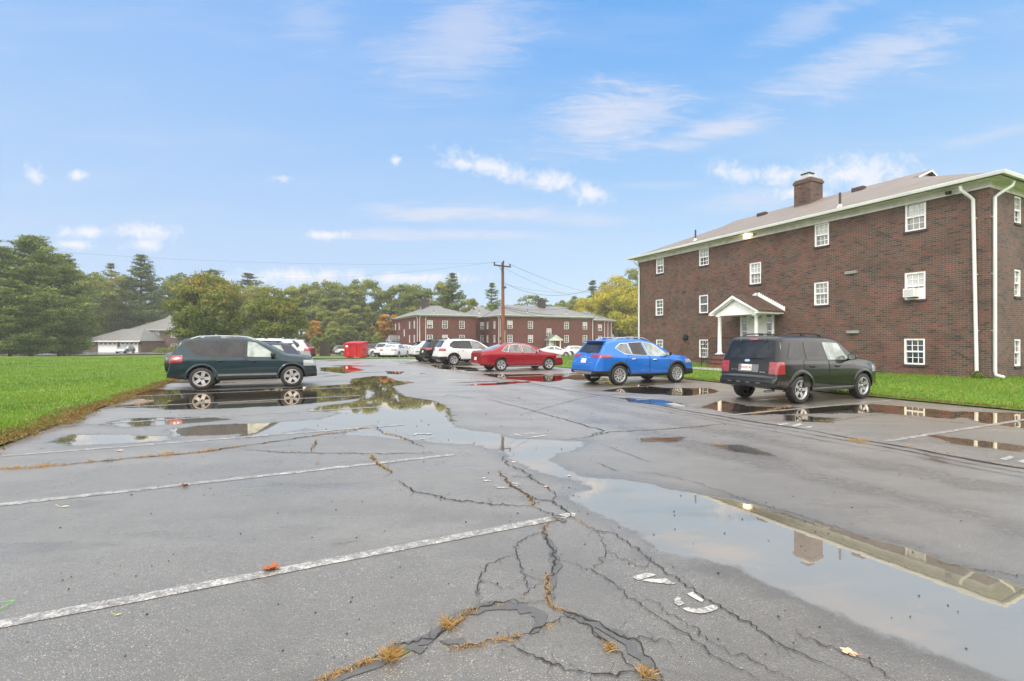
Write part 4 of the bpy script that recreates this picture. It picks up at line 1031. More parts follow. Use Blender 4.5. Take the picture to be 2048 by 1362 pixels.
def dumpster():
    x,y,z=gp(713,716); rd=simple('red_dumpster_paint',(.42,.005,.010),.4,var=.15,scale=2); e=empty('dumpster',(x,y,z+.02),R(-6)); tag(e,'bright red steel dumpster standing at the far edge of the lot','dumpster')
    w,h,d=1.72,1.42,1.5; b=MB(); b.prism([(-w/2,-d/2,.12),(w/2,-d/2,.12),(w/2,-d/2,h),(-w/2,-d/2,h)],(0,d,0))
    for xx in (-w/2,-.3,.3,w/2): b.box(xx-.04,xx+.04,-d/2-.05,-d/2,.12,h)
    b.box(-w/2-.05,w/2+.05,-d/2-.06,-d/2,h-.12,h); b.build('body',rd,e)
    l=MB(); l.prism([(-w/2-.05,-d/2-.06,h+.005),(-w/2-.05,d/2,h+.005),(-w/2-.05,d/2,h+.22),(-w/2-.05,-d/2-.06,h+.05)],(w*.48+.05,0,0)); l.prism([(.02,-d/2-.06,h+.005),(.02,d/2,h+.005),(.02,d/2,h+.22),(.02,-d/2-.06,h+.05)],(w/2+.03,0,0)); l.build('lid',rd,e)
    for s in (-1,1):
        k=MB(); k.box(s*(w/2+.10)-.10,s*(w/2+.10)+.10,-.3,.3,.75,.93); k.build('lift_pocket',rd,e)
        f=MB(); f.box(s*(w/2-.2)-.08,s*(w/2-.2)+.08,-d/2+.1,d/2-.1,-.02,.12); f.build('skid',M['darkmetal'],e)
    st=MB(); st.box(-w/2+.12,-w/2+.34,-d/2-.056,-d/2-.051,1.05,1.25); st.build('sticker',M['white'],e)
    s2=empty
dumpster()
# utility pole and wires
def pole():
    D=45.0; x=(1006-1024)/F*D; z=float(zf(D)); top=1.6+(681-525)/F*D
    e=empty('utility_pole',(x,D,z)); tag(e,'weathered reddish brown wooden utility pole with a crossarm behind the red sedan','utility pole')
    h=top-z; m=NT('pole_wood'); o=m.obj(); mp=m.n('ShaderNodeMapping'); mp.inputs['Scale'].default_value=(8,8,.5); m.l(o,mp.inputs[0]); n=m.noise(mp.outputs[0],3,5)
    s=m.n('ShaderNodeSeparateXYZ'); m.l(o,s.inputs[0]); g=m.rng(s.outputs[2],4.5,8,0,1)
    pm=m.done(m.bsdf(m.mix(g,m.mix(n,(.16,.055,.03),(.30,.11,.06)),m.mix(n,(.10,.06,.045),(.16,.10,.08))),.75,0,.3,0,m.bump(n,.4,.02)))
    b=MB(); b.tube([(0,0,-.3),(.0,0,h*.5),(-.03,0,h)],[.18,.155,.125],16); b.build('post',pm,e,True)
    ca=R(38); c=MB(); dx,dy=math.cos(ca),math.sin(ca); L0=.95
    c.T=lambda a,b_,z_:( a*dx-b_*dy, a*dy+b_*dx, z_)
    c.box(-1.15,.8,-.19,-.09,h-.42,h-.30); c.build('crossarm',M['copper'],e)
    for k,a in enumerate((-1.1,-.05,.72)):
        i=MB(); i.lathe([(0,h-.30),(.05,h-.30),(.05,h-.22),(.09,h-.2),(.05,h-.12),(.08,h-.1),(0,h-.05)],'z',(a*dx+.14*dy,a*dy-.14*dx,.0 if k!=1 else .22),10); i.build('insulator',M['darkmetal'],e,True)
    br=MB(); br.tube([(-.45*dx,-.45*dy-.1,h-.4),(0,-.13,h-1.0)],.02,5); br.build('brace',M['darkmetal'],e)
    hw=MB(); hw.tube([(-.15,-.1,h-2.35),(.35,-.15,h-2.35)],.035,6); hw.tube([(.2,-.15,h-2.2),(.2,-.15,h-2.5)],.05,6); hw.box(-.28,-.12,-.1,.1,1.7,2.0); hw.build('bracket',M['darkmetal'],e)
    cd=MB(); cd.tube([(.17,-.1,0),(.17,-.1,2.6)],.045,8); cd.build('conduit',M['silver'],e,True)
    return x,D,top
PX,PD,PT=pole()
M['wire']=simple('black_wire',(.03,.03,.03),.6)
def wire(p0,p1,sag,r,label,n=40,name='power_line'):
    p0=Vector(p0);p1=Vector(p1); pts=[p0.lerp(p1,t/n)+Vector((0,0,-4*sag*(t/n)*(1-t/n))) for t in range(n+1)]
    mb=MB(); mb.tube([tuple(p) for p in pts],r*(.6 if p1.x>-20 else .38),6); o=mb.build(name,M['wire'],None,True); tag(o,label,'power line','overhead wires at the pole')
def P3(px,py,D): return ((px-1024)/F*D,D,1.6-(py-681)/F*D)
wire((PX-.6,PD-.5,PT-.1),P3(-200,478,34),.75,.014,'long wire running off over the left lawn from the end of the crossarm')
wire((PX-.1,PD-.1,PT+.1),P3(560,556,95),.6,.02,'thin upper wire going from the pole top to the far woods on the left')
wire((PX+.5,PD+.3,PT-.05),P3(1262,590,95),1.2,.02,'upper right wire falling from the crossarm towards the yellow tree')
wire((PX+.1,PD,PT-.5),P3(1262,596,95),1.8,.016,'second faint wire under the upper right one')
wire((PX+.2,PD-.1,PT-1.95),P3(1300,520,33.5),1.75,.022,'thick bundle swinging from the pole up to the near brick block')
wire((PX+.2,PD-.1,PT-2.05),P3(1300,560,52),1.1,.013,'thin wire just below the thick bundle right of the pole')
wire((PX+.1,PD-.1,PT-4.1),P3(1286,572,33.5),.9,.02,'lower wire crossing the yellow tree to the near block')
wire((PX,PD-.1,PT-4.2),P3(1110,630,88),.15,.05,'thick black service cable from the pole to the long block front')
wire((PX,PD-.1,PT-4.3),P3(1190,634,91),.8,.03,'lower service cable along the eaves of the long block')
wire((PX-.1,PD-.1,PT-4.0),P3(838,632,82),1.9,.02,'slack service wire from the pole down to the block on the left')
wire(P3(600,678,70),P3(735,676,70),.1,.012,'low wire in front of the dark woods above the red dumpster')
# ---------------------------------------------------------------- cars
def mat_paint(name,col,metal=.35,rough=.32):
    m=NT(name); o=m.obj(); n=m.noise(o,300,2); dr=m.noise(o,38,2)
    c=m.mix(m.rng(n,.3,.7),tuple(x*.85 for x in col),tuple(min(1,x*1.15) for x in col))
    dirt=m.n('ShaderNodeSeparateXYZ'); m.l(o,dirt.inputs[0]); d=m.rng(m.math('ADD',dirt.outputs[2],m.math('MULTIPLY',m.noise(o,5,3),.3)),.35,.75,.35,0)
    c=m.mix(d,c,tuple(x*.6+.003 for x in col))
    b=m.bsdf(c,rough,metal,.15,.75,m.bump(m.rng(dr,.62,.66),.06,.001),.02)
    return m.done(b)
M['glass_dark']=mat_glass('tinted_car_glass',(.006,.007,.008),(.020,.022,.023),.03,2.5,.4)
M['glass_mid']=mat_glass('grey_car_glass',(.05,.055,.055),(.14,.15,.145),.04,3,.7)
M['glass_light']=mat_glass('pale_opaque_car_glass',(.14,.17,.155),(.33,.38,.35),.04,2.6,.8)  # opaque; light seen through and mirrored is painted into its pale colour
M['arch']=simple('wheel_arch_plastic',(.009,.0095,.01),.55,var=.2,scale=10)
M['well']=simple('wheel_well',(.006,.006,.006),.9)
def mat_lens(name,c,coat=1,r=.2,em=0):
    m=NT(name); w=m.n('ShaderNodeTexWave'); w.inputs['Scale'].default_value=14; m.l(m.obj(),w.inputs['Vector'])
    return m.done(m.bsdf(m.mix(m.rng(w.outputs[0],0,1),tuple(x*.6 for x in c),c),r,0,.6,coat))
M['lens_red']=mat_lens('red_lens',(.34,.006,.010)); M['lens_pink']=mat_lens('pale_red_lens',(.48,.14,.13)); M['lens_clear']=mat_lens('clear_lens',(.40,.42,.44)); M['lens_amber']=mat_lens('amber_lens',(.75,.30,.06)); M['lens_white']=mat_lens('white_lens',(.75,.72,.72))
M['plate']=simple('plate_white',(.72,.72,.70),.4,var=.03); M['plate_red']=simple('plate_lettering',(.35,.03,.05),.5)
M['trimgrey']=simple('grey_cladding',(.16,.165,.17),.5); M['brake']=simple('brake_dark',(.03,.03,.032),.6,.5)

def rpoly(pts,r=.05,n=3):
    out=[]; N=len(pts)
    for i in range(N):
        p=np.array(pts[i],float); a=np.array(pts[i-1],float)-p; b=np.array(pts[(i+1)%N],float)-p
        rr=min(r if not hasattr(r,'__len__') else r[i],.45*np.linalg.norm(a),.45*np.linalg.norm(b)); p0=p+a/np.linalg.norm(a)*rr; p1=p+b/np.linalg.norm(b)*rr
        for k in range(n+1):
            t=k/n; out.append(tuple((1-t)**2*p0+2*t*(1-t)*p+t*t*p1))
    return out
class Body:
    def __init__(s,sp):
        s.sp=sp; L,W,H=sp['L'],sp['W'],sp['H']
        T=np.array(sp['top']); Bt=np.array(sp['belt']); Bo=np.array(sp['bot'])
        xd=np.linspace(0,L,int(L/.01)+1); k=np.exp(-np.linspace(-2,2,2*sp.get('sm',4)+1)**2); k/=k.sum(); pad=len(k)//2
        def sm(y): return np.convolve(np.pad(y,pad,'edge'),k,'valid')
        tz=sm(np.interp(xd,T[:,0],T[:,1])); bz=sm(np.interp(xd,Bt[:,0],Bt[:,1])); oz=sm(np.interp(xd,Bo[:,0],Bo[:,1]))
        def hwf(x):
            r=np.clip((.62-x)/.62,0,1); f=np.clip((x-(L-.95))/.95,0,1)
            return W/2*(1-sp.get('tr',.13)*r**2.6)*(1-sp.get('tf',.20)*f**2.3)
        xs=np.unique(np.round(np.concatenate([np.arange(0,.62,.0225),np.arange(.62,L-.7,.075),np.arange(L-.7,L,.03),[L]]),3))
        rings=[]; R_=sp.get('roofw',.70)*W/2; 
        for x in xs:
            t=float(np.interp(x,xd,tz)); B=float(np.interp(x,xd,bz)); b=float(np.interp(x,xd,oz)); w=float(hwf(x)); sc=w/(W/2)
            S=min(B,t-.025); w0=w*.955
            rt=R_*(.55+.45*sc)
            def ys(z): return w0+(rt-w0)*max(0,(z-B))/(H-B)*1.0 if z>B else w0
            gh=max(0,t-B); e=min(.10,.02+gh*.35); hood=1 if gh<=0 else 0
            hb=S-b
            pts=[(0,b),(w*.84,b),(w*.955,b+min(.05,hb*.15)),(w*.985,b+hb*.2),(w,b+hb*.48),(w*.995,b+hb*.72),(w*.985,S-hb*.07),(w*.955,S)]
            if gh>.03:
                pts+=[(ys(B+.3*(t-B)),B+.3*(t-B)),(ys(B+.65*(t-B)),B+.65*(t-B)),(ys(t-e*.6),t-e*.6),(ys(t)-.05,t-.004),(ys(t)*.62,t+.018),(0,t+.024)]
            else:
                pts+=[(w*.925,S+.012),(w*.90,S+.018),(w*.86,t-.008),(w*.80,t),(w*.5,t+.014),(0,t+.02)]
            # Chaikin once for the upper corner roundness
            q=[pts[0]]
            for a,c in zip(pts[:-1],pts[1:]):
                q.append((a[0]*.75+c[0]*.25,a[1]*.75+c[1]*.25)); q.append((a[0]*.25+c[0]*.75,a[1]*.25+c[1]*.75))
            q.append(pts[-1]); rings.append([(x,y,z) for y,z in q])
        n=len(rings[0]); v=[]; f=[]; per=2*n-2
        for r in rings:
            v+=[(p[0],-p[1],p[2]) for p in r]; v+=[(p[0],p[1],p[2]) for p in r[-2:0:-1]]
        for i in range(len(rings)-1):
            for k2 in range(per):
                f.append((i*per+k2,i*per+(k2+1)%per,(i+1)*per+(k2+1)%per,(i+1)*per+k2))
        f.append(tuple(range(per))[::-1]); f.append(tuple(range((len(rings)-1)*per,len(rings)*per)))
        me=bpy.data.meshes.new('body'); me.from_pydata(v,[],f)
        bm=bmesh.new(); bm.from_mesh(me); bmesh.ops.recalc_face_normals(bm,faces=bm.faces); bm.to_mesh(me)
        s.bvh=BVHTree.FromBMesh(bm); bm.free(); s.me=me
        s.xr=sp['xr']; s.xf=sp['xr']+sp['wb']; s.rw=sp['rw']; s.mid=L/2
    def patch(s,planes,off,facing=None,mi_fn=None):
        bm=bmesh.new(); bm.from_mesh(s.me)
        if facing:
            bmesh.ops.delete(bm,geom=[f for f in bm.faces if not facing(f.normal)],context='FACES')
        for co,no in planes:
            g=bm.verts[:]+bm.edges[:]+bm.faces[:]
            if not g: break
            bmesh.ops.bisect_plane(bm,geom=g,plane_co=co,plane_no=no,clear_outer=True,dist=1e-5)
        bm.normal_update()
        # outward shift with a turned-in rim, so that the piece has real thickness
        if bm.faces:
            vn={v:v.normal.copy() for v in bm.verts}
            rim=[e for e in bm.edges if len(e.link_faces)==1]
            r=bmesh.ops.extrude_edge_only(bm,edges=rim); newv=[g for g in r['geom'] if isinstance(g,bmesh.types.BMVert)]
            nv=set(newv); pos={}
            for v in bm.verts:
                if v not in nv: v.co+=vn.get(v,Vector())*off
            for v in newv:
                # matched original is the vert sharing an edge that is not new
                o=[e.other_vert(v) for e in v.link_edges if e.other_vert(v) not in nv]
                if o: v.co=o[0].co-vn.get(o[0],Vector())*(off+.004)
        me=bpy.data.meshes.new('p'); bm.to_mesh(me); bm.free(); return me
    def poly_planes(s,poly,ax):
        # ax 'y': poly in (x,z); ax 'x': poly in (y,z); ax 'z': (x,y)
        A=sum(poly[i][0]*poly[(i+1)%len(poly)][1]-poly[(i+1)%len(poly)][0]*poly[i][1] for i in range(len(poly)))
        if A<0: poly=poly[::-1]
        out=[]
        for i in range(len(poly)):
            a=poly[i]; b=poly[(i+1)%len(poly)]; n=(b[1]-a[1],-(b[0]-a[0]))
            if abs(n[0])+abs(n[1])<1e-6: continue
            if ax=='y': out.append(((a[0],0,a[1]),(n[0],0,n[1])))
            elif ax=='x': out.append(((0,a[0],a[1]),(0,n[0],n[1])))
            else: out.append(((a[0],a[1],0),(n[0],n[1],0)))
        return out
    def ysurf(s,x,z,side):
        h=s.bvh.ray_cast(Vector((x,side*3,z)),Vector((0,-side,0))); return h[0] if h[0] else Vector((x,side*s.sp['W']/2,z))
    def xsurf(s,y,z,rear=True):
        h=s.bvh.ray_cast(Vector((-3 if rear else s.sp['L']+3,y,z)),Vector((1 if rear else -1,0,0))); return h[0] if h[0] else Vector((0 if rear else s.sp['L'],y,z))
    def zsurf(s,x,y):
        h=s.bvh.ray_cast(Vector((x,y,4)),Vector((0,0,-1))); return h[0] if h[0] else Vector((x,y,s.sp['H']))
def spoke_pts(kind):
    out=[]
    if kind=='five': 
        for k in range(5): a=2*math.pi*k/5+math.pi/2; out.append((a,.085,.165,.10))
    elif kind=='star5':
        for k in range(5): a=2*math.pi*k/5+math.pi/2; out.append((a,.10,.19,.10))
    elif kind=='twin5':
        for k in range(5):
            for d in (-.17,.17): a=2*math.pi*k/5+math.pi/2+d; out.append((a,.05,.11,.05))
    elif kind=='ten':
        for k in range(10): a=2*math.pi*k/10+math.pi/2; out.append((a,.045,.10,.05))
    return out
def wheel_meshes(R_,kind,wd=.22):
    t=MB(); rr=R_*.655; h=wd/2
    t.lathe([(rr,-h*.8),(rr+.02,-h*.98),(R_*.90,-h),(R_*.975,-h*.82),(R_,-h*.5),(R_,h*.5),(R_*.975,h*.82),(R_*.90,h),(rr+.02,h*.98),(rr,h*.8),(rr,-h*.8)],'y',n=40)
    r=MB()
    for sgn in (-1,):
        o=-h*.80
        r.lathe([(rr+.002,h*.5),(rr+.002,o+.02),(rr+.012,o-.012),(rr-.012,o-.014),(rr-.028,o+.01),(rr-.035,h*.5)],'y',n=40,mi=0)
        r.lathe([(0,-.005),(rr-.03,-.005)],'y',n=28,mi=1)
        r.lathe([(.0,o+.045),(R_*.34,o+.055)],'y',n=24,mi=1)
        for a,w0,w1,w2 in spoke_pts(kind):
            ca,sa=math.cos(a),math.sin(a); P=[]
            for rad,w in ((.04,w0*R_*1.0),(R_*.22,w0*R_*1.3),(R_*.45,w1*R_*.72),(rr-.02,w1*R_)):
                P.append((rad,w))
            Lq=[(rad*ca-w*sa,rad*sa+w*ca) for rad,w in P]; Rq=[(rad*ca+w*sa,rad*sa-w*ca) for rad,w in P[::-1]]
            yo=[o+.03,o+.018,o+.006,o+.004]; pts=[(q[0],y,q[1]) for q,y in zip(Lq,yo)]+[(q[0],y,q[1]) for q,y in zip(Rq,yo[::-1])]
            n=len(pts); back=[(p[0],p[1]+.03,p[2]) for p in pts]
            fs=[(0,1,6,7),(1,2,5,6),(2,3,4,5)]+[(i,(i+1)%n,n+(i+1)%n,n+i) for i in range(n)]; r.add(pts+back,fs,0)
        r.lathe([(0,o-.004),(R_*.10,o-.002),(R_*.125,o+.012),(R_*.13,o+.05)],'y',n=20,mi=0)
        r.lathe([(0,o-.006),(R_*.07,o-.005)],'y',n=14,mi=1)
        for k in range(5):
            a=2*math.pi*k/5+.3; r.lathe([(0,o-.002+.012),(.012,o+.01),(.012,o+.03)],'y',(math.cos(a)*R_*.16,0,math.sin(a)*R_*.16),8,mi=1)
    return t,r
def make_car(sp,label,loc,rz,group=None,detail=2):
    """local frame: x forward from the rear bumper; the root stands under the middle of the car"""
    e=empty(sp['name'],loc,rz); tag(e,label,'car',group)
    B=Body(sp); L,W,H=sp['L'],sp['W'],sp['H']; cx=L/2; paint=sp['paint']; rw=sp['rw']
    def place(me,name,mats,parent=e,smooth_=True):
        if not isinstance(mats,(list,tuple)): mats=[mats]
        me=me.copy() if me.users else me; me.materials.clear()
        for m in mats: me.materials.append(m)
        me.transform(Matrix.Translation((-cx,0,0)))
        if smooth_: 
            me.polygons.foreach_set('use_smooth',[True]*len(me.polygons))
            try: me.set_sharp_from_angle(angle=R(35))
            except Exception: pass
        o=bpy.data.objects.new(name,me); COL.objects.link(o); o.parent=parent; return o
    def mbp(mb,name,mats,parent=e,sm=False):
        o=mb.build(name,mats,parent,sm); o.data.transform(Matrix.Translation((-cx,0,0))); return o
    # ---- body with wheel wells and lower cladding
    zc=sp.get('clad',.0)
    bm=bmesh.new(); bm.from_mesh(B.me)
    bmesh.ops.bisect_plane(bm,geom=bm.verts[:]+bm.edges[:]+bm.faces[:],plane_co=(0,0,zc),plane_no=(0,0,1),dist=1e-5)
    bz=sp.get('bump_z',zc)
    for xx,nn in ((sp['xr']-rw-.10,(1,0,0)),(B.xf+rw+.10,(1,0,0))):
        bmesh.ops.bisect_plane(bm,geom=bm.verts[:]+bm.edges[:]+bm.faces[:],plane_co=(xx,0,0),plane_no=nn,dist=1e-5)
    bmesh.ops.bisect_plane(bm,geom=bm.verts[:]+bm.edges[:]+bm.faces[:],plane_co=(0,0,bz),plane_no=(0,0,1),dist=1e-5)
    for f in bm.faces:
        c=f.calc_center_median(); lim=zc if sp['xr']-rw-.10<c.x<B.xf+rw+.10 else bz
        f.material_index=1 if c.z<lim else 0
    me=bpy.data.meshes.new('body'); bm.to_mesh(me); bm.free()
    me.materials.append(paint); me.materials.append(M['arch']); me.materials.append(M['well'])
    body=bpy.data.objects.new('body',me); COL.objects.link(body)
    cut=MB(); ra=rw+sp.get('gap',.055)
    for xw in (B.xr,B.xf):
        for s in (-1,1):
            y0,y1=s*(W/2-.30),s*(W/2+.2)
            pts=[(xw+ra*math.cos(t),y0,rw+.015+ra*math.sin(t)) for t in np.linspace(-.35,math.pi+.35,26)]
            pts=[(xw+ra*.94,y0,-.1)]+pts+[(xw-ra*.94,y0,-.1)]
            cut.prism(pts,(0,y1-y0,0))
    co=cut.build('cutter',[M['well']]); 
    md=body.modifiers.new('wells','BOOLEAN'); md.operation='DIFFERENCE'; md.object=co; md.solver='EXACT'
    try: md.material_mode='TRANSFER'
    except Exception: pass
    dg=bpy.context.evaluated_depsgraph_get(); dg.update(); nm=bpy.data.meshes.new_from_object(body.evaluated_get(dg))
    bpy.data.objects.remove(co); bpy.data.objects.remove(body)
    if len(nm.materials)<3:
        mats=list(nm.materials)
    nm.transform(Matrix.Translation((-cx,0,0))); nm.polygons.foreach_set('use_smooth',[True]*len(nm.polygons))
    try: nm.set_sharp_from_angle(angle=R(32))
    except Exception: pass
    body=bpy.data.objects.new('body',nm); COL.objects.link(body); body.parent=e
    # ---- wheels
    t,r=wheel_meshes(rw,sp.get('spokes','five'),.225)
    t0=r0=None
    for xw in (B.xr,B.xf):
        for s in (-1,1):
            if t0 is None:
                wo=t.build('wheel',M['rubber'],e,True); ri=r.build('rim',[M['silver'],M['brake']],wo,False); t0,r0=wo,ri
            else:
                wo=t0.copy(); COL.objects.link(wo); wo.parent=e; ri=r0.copy(); COL.objects.link(ri); ri.parent=wo
            wo.location=(xw-cx,s*(W/2-.125),rw); wo.rotation_euler=(0,.3*xw,0 if s<0 else math.pi)
    # ---- arch mouldings
    am=sp.get('archmat')
    if am:
        for xw in (B.xr,B.xf):
            for s in (-1,1):
                mb=MB(); N=22; ri_,ro_=ra-.002,ra+sp.get('archw',.07); vs=[]; 
                for k in range(N+1):
                    a=-.12+(math.pi+.24)*k/N
                    for rad,off in ((ri_,-.03),(ri_,.022),((ri_+ro_)/2,.026),(ro_,.010),(ro_+.004,-.01)):
                        x=xw+rad*math.cos(a); z=max(rw+.015+rad*math.sin(a),.22); p=B.ysurf(x,max(z,.36),s); vs.append((x,p.y+s*off,z))
                fs=[(k*5+j,k*5+j+1,(k+1)*5+j+1,(k+1)*5+j) for k in range(N) for j in range(4)]
                mb.add(vs,fs); mbp(mb,'wheel_arch',am,e,True)
    # ---- glass
    side=lambda s:(lambda n:n.y*s>.25 and abs(n.x)<.93)
    rear=lambda n:n.x<-.15 and n.z<.97
    frontf=lambda n:n.x>.12
    for item in sp['side_glass']:
        poly,mat=item[0],M[item[1]]; rad=item[2] if len(item)>2 else .05
        for s in (-1,1):
            pp=B.patch(B.poly_planes(rpoly(poly,rad),'y')+[((0,0,0),(0,-s,0))],.006,side(s)); go=place(pp,'side_window',mat)
            if sp.get('gtrim'):
                bb=rpoly(poly,rad); c=np.mean(poly,0); tp=B.patch(B.poly_planes([tuple(c+(np.array(q)-c)*(1+sp.get('gtw',.013)/max(.1,np.linalg.norm(np.array(q)-c)))) for q in bb],'y')+[((0,0,0),(0,-s,0))],.003,side(s)); place(tp,'window_trim',sp['gtrim'],go)
    pp=B.patch(B.poly_planes(rpoly(sp['rear_glass'],sp.get('rg_r',.07)),'x')+[((sp.get('rgx',1.4),0,0),(1,0,0))],.006,rear); place(pp,'rear_window',M[sp.get('rg_mat','glass_dark')])
    pp=B.patch(B.poly_planes(rpoly(sp['windshield'],.08),'x')+[((L*.5,0,0),(-1,0,0))],.006,frontf); place(pp,'windshield',M['glass_mid'])
    # ---- lamps
    def lamp(name,boxes,parent=e):
        for s in (-1,1):
            bm=bmesh.new(); mats=[]
            for (x0,x1,y0,y1,z0,z1,mat,off) in boxes:
                ya,yb=(s*y0,s*y1) if s>0 else (-y1,-y0)
                pl=[((x0,0,0),(-1,0,0)),((x1,0,0),(1,0,0)),((0,ya,0),(0,-1,0)),((0,yb,0),(0,1,0)),((0,0,z0),(0,0,-1)),((0,0,z1),(0,0,1))]
                m_=B.patch(pl,off); 
                if mat not in mats: mats.append(mat)
                k=mats.index(mat); m_.polygons.foreach_set('material_index',[k]*len(m_.polygons)); n0=len(bm.faces); bm.from_mesh(m_)
                bm.faces.ensure_lookup_table()
                for f in bm.faces[n0:]: f.material_index=k
            m2=bpy.data.meshes.new(name); bm.to_mesh(m2); bm.free(); place(m2,name,[M[q] for q in mats],parent,True)
    lamp('taillight',sp['tail'])
    if sp.get('head'): lamp('headlight',sp['head'])
    # ---- seams, doors and handles
    if detail>=2:
        for s in (-1,1):
            for i,(poly,hx,hz) in enumerate(sp['doors']):
                pl=B.poly_planes(rpoly(poly,.06),'y')+[((0,0,0),(0,-s,0))]
                c=np.mean(poly,0); big=[tuple(c+(np.array(q)-c)*(1+.016/max(.15,np.linalg.norm(np.array(q)-c)))) for q in rpoly(poly,.06)]
                place(B.patch(B.poly_planes(big,'y')+[((0,0,0),(0,-s,0))],.0018,side(s)),'door_seam',M['well'])
                d=place(B.patch(pl,.0042,side(s)),'door',paint)
                p=B.ysurf(hx,hz,s); h=MB(); h.tube([(hx-.10,p.y+s*.012,hz),(hx-.07,p.y+s*.035,hz+.004),(hx+.07,p.y+s*.035,hz+.004),(hx+.10,p.y+s*.012,hz)],[.012,.017,.017,.012],6)
                mbp(h,'door_handle',sp.get('handle',M['black']),d,True)
                g=MB(); g.tube([(hx-.055,p.y-s*.002,hz-.012),(hx+.055,p.y-s*.002,hz-.012)],.026,6); mbp(g,'handle_recess',M['well'],d,True)
    if detail>=1:
        for s in (-1,1):
            x,z=sp['mirror']; p=B.ysurf(x,z,s); m=MB(); yy=p.y
            m.tube([(x+.02,yy-s*.02,z-.02),(x-.01,yy+s*.10,z+.02)],[.04,.03],8)
            N=14; prof=[]; 
            vs=[]; 
            for dx,rs in ((-.05,.9),(-.045,1),(.02,1),(.075,.72),(.10,.35)):
                for k in range(N):
                    a=2*math.pi*k/N; ex=abs(math.cos(a))**.6*math.copysign(1,math.cos(a)); ez=abs(math.sin(a))**.6*math.copysign(1,math.sin(a))
                    vs.append((x+dx,yy+s*(.155+.105*rs*ex),z+.065+.075*rs*ez))
            m.add(vs,[(i*N+k,i*N+(k+1)%N,(i+1)*N+(k+1)%N,(i+1)*N+k) for i in range(4) for k in range(N)]+[tuple(range(4*N,5*N)),tuple(range(N))[::-1]])
            mo=mbp(m,'mirror',sp.get('mirrormat',paint),e,True)
            g=MB(); g.add([(x-.053,q[1]*.9+.1*(yy+s*.155),q[2]*.9+.1*(z+.065)) for q in vs[:N]],[tuple(range(N))]); mbp(g,'mirror_glass',M['glass_light'],mo)
        # plate
        y,z=sp.get('plate',(0,.95)); p=B.xsurf(y,z); sl=math.atan2(B.xsurf(y,z+.06).x-B.xsurf(y,z-.06).x,.12)
        pb=MB(); pb.T=lambda a,b,c:(p.x-.012+a*math.cos(sl)+c*math.sin(sl),y+b,z+c*math.cos(sl)-a*math.sin(sl)); pb.box(-.006,.004,-.155,.155,-.08,.08); po=mbp(pb,'license_plate',M['plate'],e)
        if sp.get('plate_text'):
            cu=bpy.data.curves.new('t','FONT'); cu.body=sp['plate_text']; cu.size=.082; cu.align_x='CENTER'; cu.align_y='CENTER'; cu.extrude=.001; cu.offset=.0015
            to=bpy.data.objects.new('t',cu); COL.objects.link(to); dg=bpy.context.evaluated_depsgraph_get(); tm=bpy.data.meshes.new_from_object(to.evaluated_get(dg)); bpy.data.objects.remove(to)
            # text x -> -y (seen from behind), text y -> z
            tm.transform(Matrix(((0,math.sin(sl),-1,p.x-.012-.0085),(-1,0,0,y),(0,math.cos(sl),0,z),(0,0,0,1)))); tm.materials.append(M['plate_red']); tm.transform(Matrix.Translation((-cx,0,0)))
            l_=bpy.data.objects.new('plate_lettering',tm); COL.objects.link(l_); l_.parent=po
        for fn in sp.get('extras',()): fn(B,e,mbp,place,M)
    if sp.get('rails'):
        x0,x1,yy,mt=sp['rails']
        for s in (-1,1):
            m=MB(); pts=[]
            for k in range(9):
                x=x0+(x1-x0)*k/8; z=B.zsurf(x,s*yy).z; pts.append((x,s*yy,z+(.055 if 0<k<8 else .0)+.01*math.sin(math.pi*k/8)))
            m.tube(pts,.019,8)
            for k in (0,4,8): m.box(pts[k][0]-.07,pts[k][0]+.07,s*yy-.02,s*yy+.02,B.zsurf(pts[k][0],s*yy).z-.01,pts[k][2])
            mbp(m,'roof_rail',mt,e,True)
    return e,B
def extra_fn(f): return f
def ex_wiper(x_y=(0,.0),z=1.1,ln=.36,ang=.1):
    def f(B,e,mbp,place,M):
        y0=x_y[1]; m=MB(); p=B.xsurf(y0,z); q=B.xsurf(y0-ln,z+ln*ang)
        m.tube([(p.x-.02,y0,z),(q.x-.02,y0-ln,z+ln*ang)],[.014,.007],6); m.tube([(p.x-.005,y0,z),(p.x-.035,y0,z)],.022,8); mbp(m,'rear_wiper',M['black'],e,True)
    return f
def ex_oval(z,y=0,a=.085,b=.034,mat='chrome',inner=None):
    def f(B,e,mbp,place,M):
        p=B.xsurf(y,z); sl=B.xsurf(y,z+.04).x-B.xsurf(y,z-.04).x; sl/=.08; m=MB(); N=24
        for k,(rr,o,mi) in enumerate(((1,.006,0),(.82,.009,1))):
            m.poly([(p.x-o+sl*rr*b*math.sin(t),y+rr*a*math.cos(t),z+rr*b*math.sin(t)) for t in np.linspace(0,2*math.pi,N,endpoint=False)],mi)
        mbp(m,'badge',[M[mat],M[inner or mat]],e)
    return f
def ex_lettering(y0,y1,z,h=.03,n=7,mat='chrome'):
    def f(B,e,mbp,place,M):
        m=MB(); w=(y1-y0)/n
        for k in range(n):
            y=y0+w*k; p=B.xsurf(y+w/2,z); m.box(p.x-.008,p.x+.01,y+w*.12,y+w*.8,z-h/2,z+h/2)
        mbp(m,'badge',M[mat],e)
    return f
def ex_strip(x0,x1,z0,z1,off,mat,name='side_strip',sides=(-1,1)):
    def f(B,e,mbp,place,M):
        for s in sides: place(B.patch(B.poly_planes(rpoly([(x0,z0),(x1,z0),(x1,z1),(x0,z1)],.015),'y')+[((0,0,0),(0,-s,0))],off,lambda n:n.y*s>.2),name,M[mat] if isinstance(mat,str) else mat)
    return f
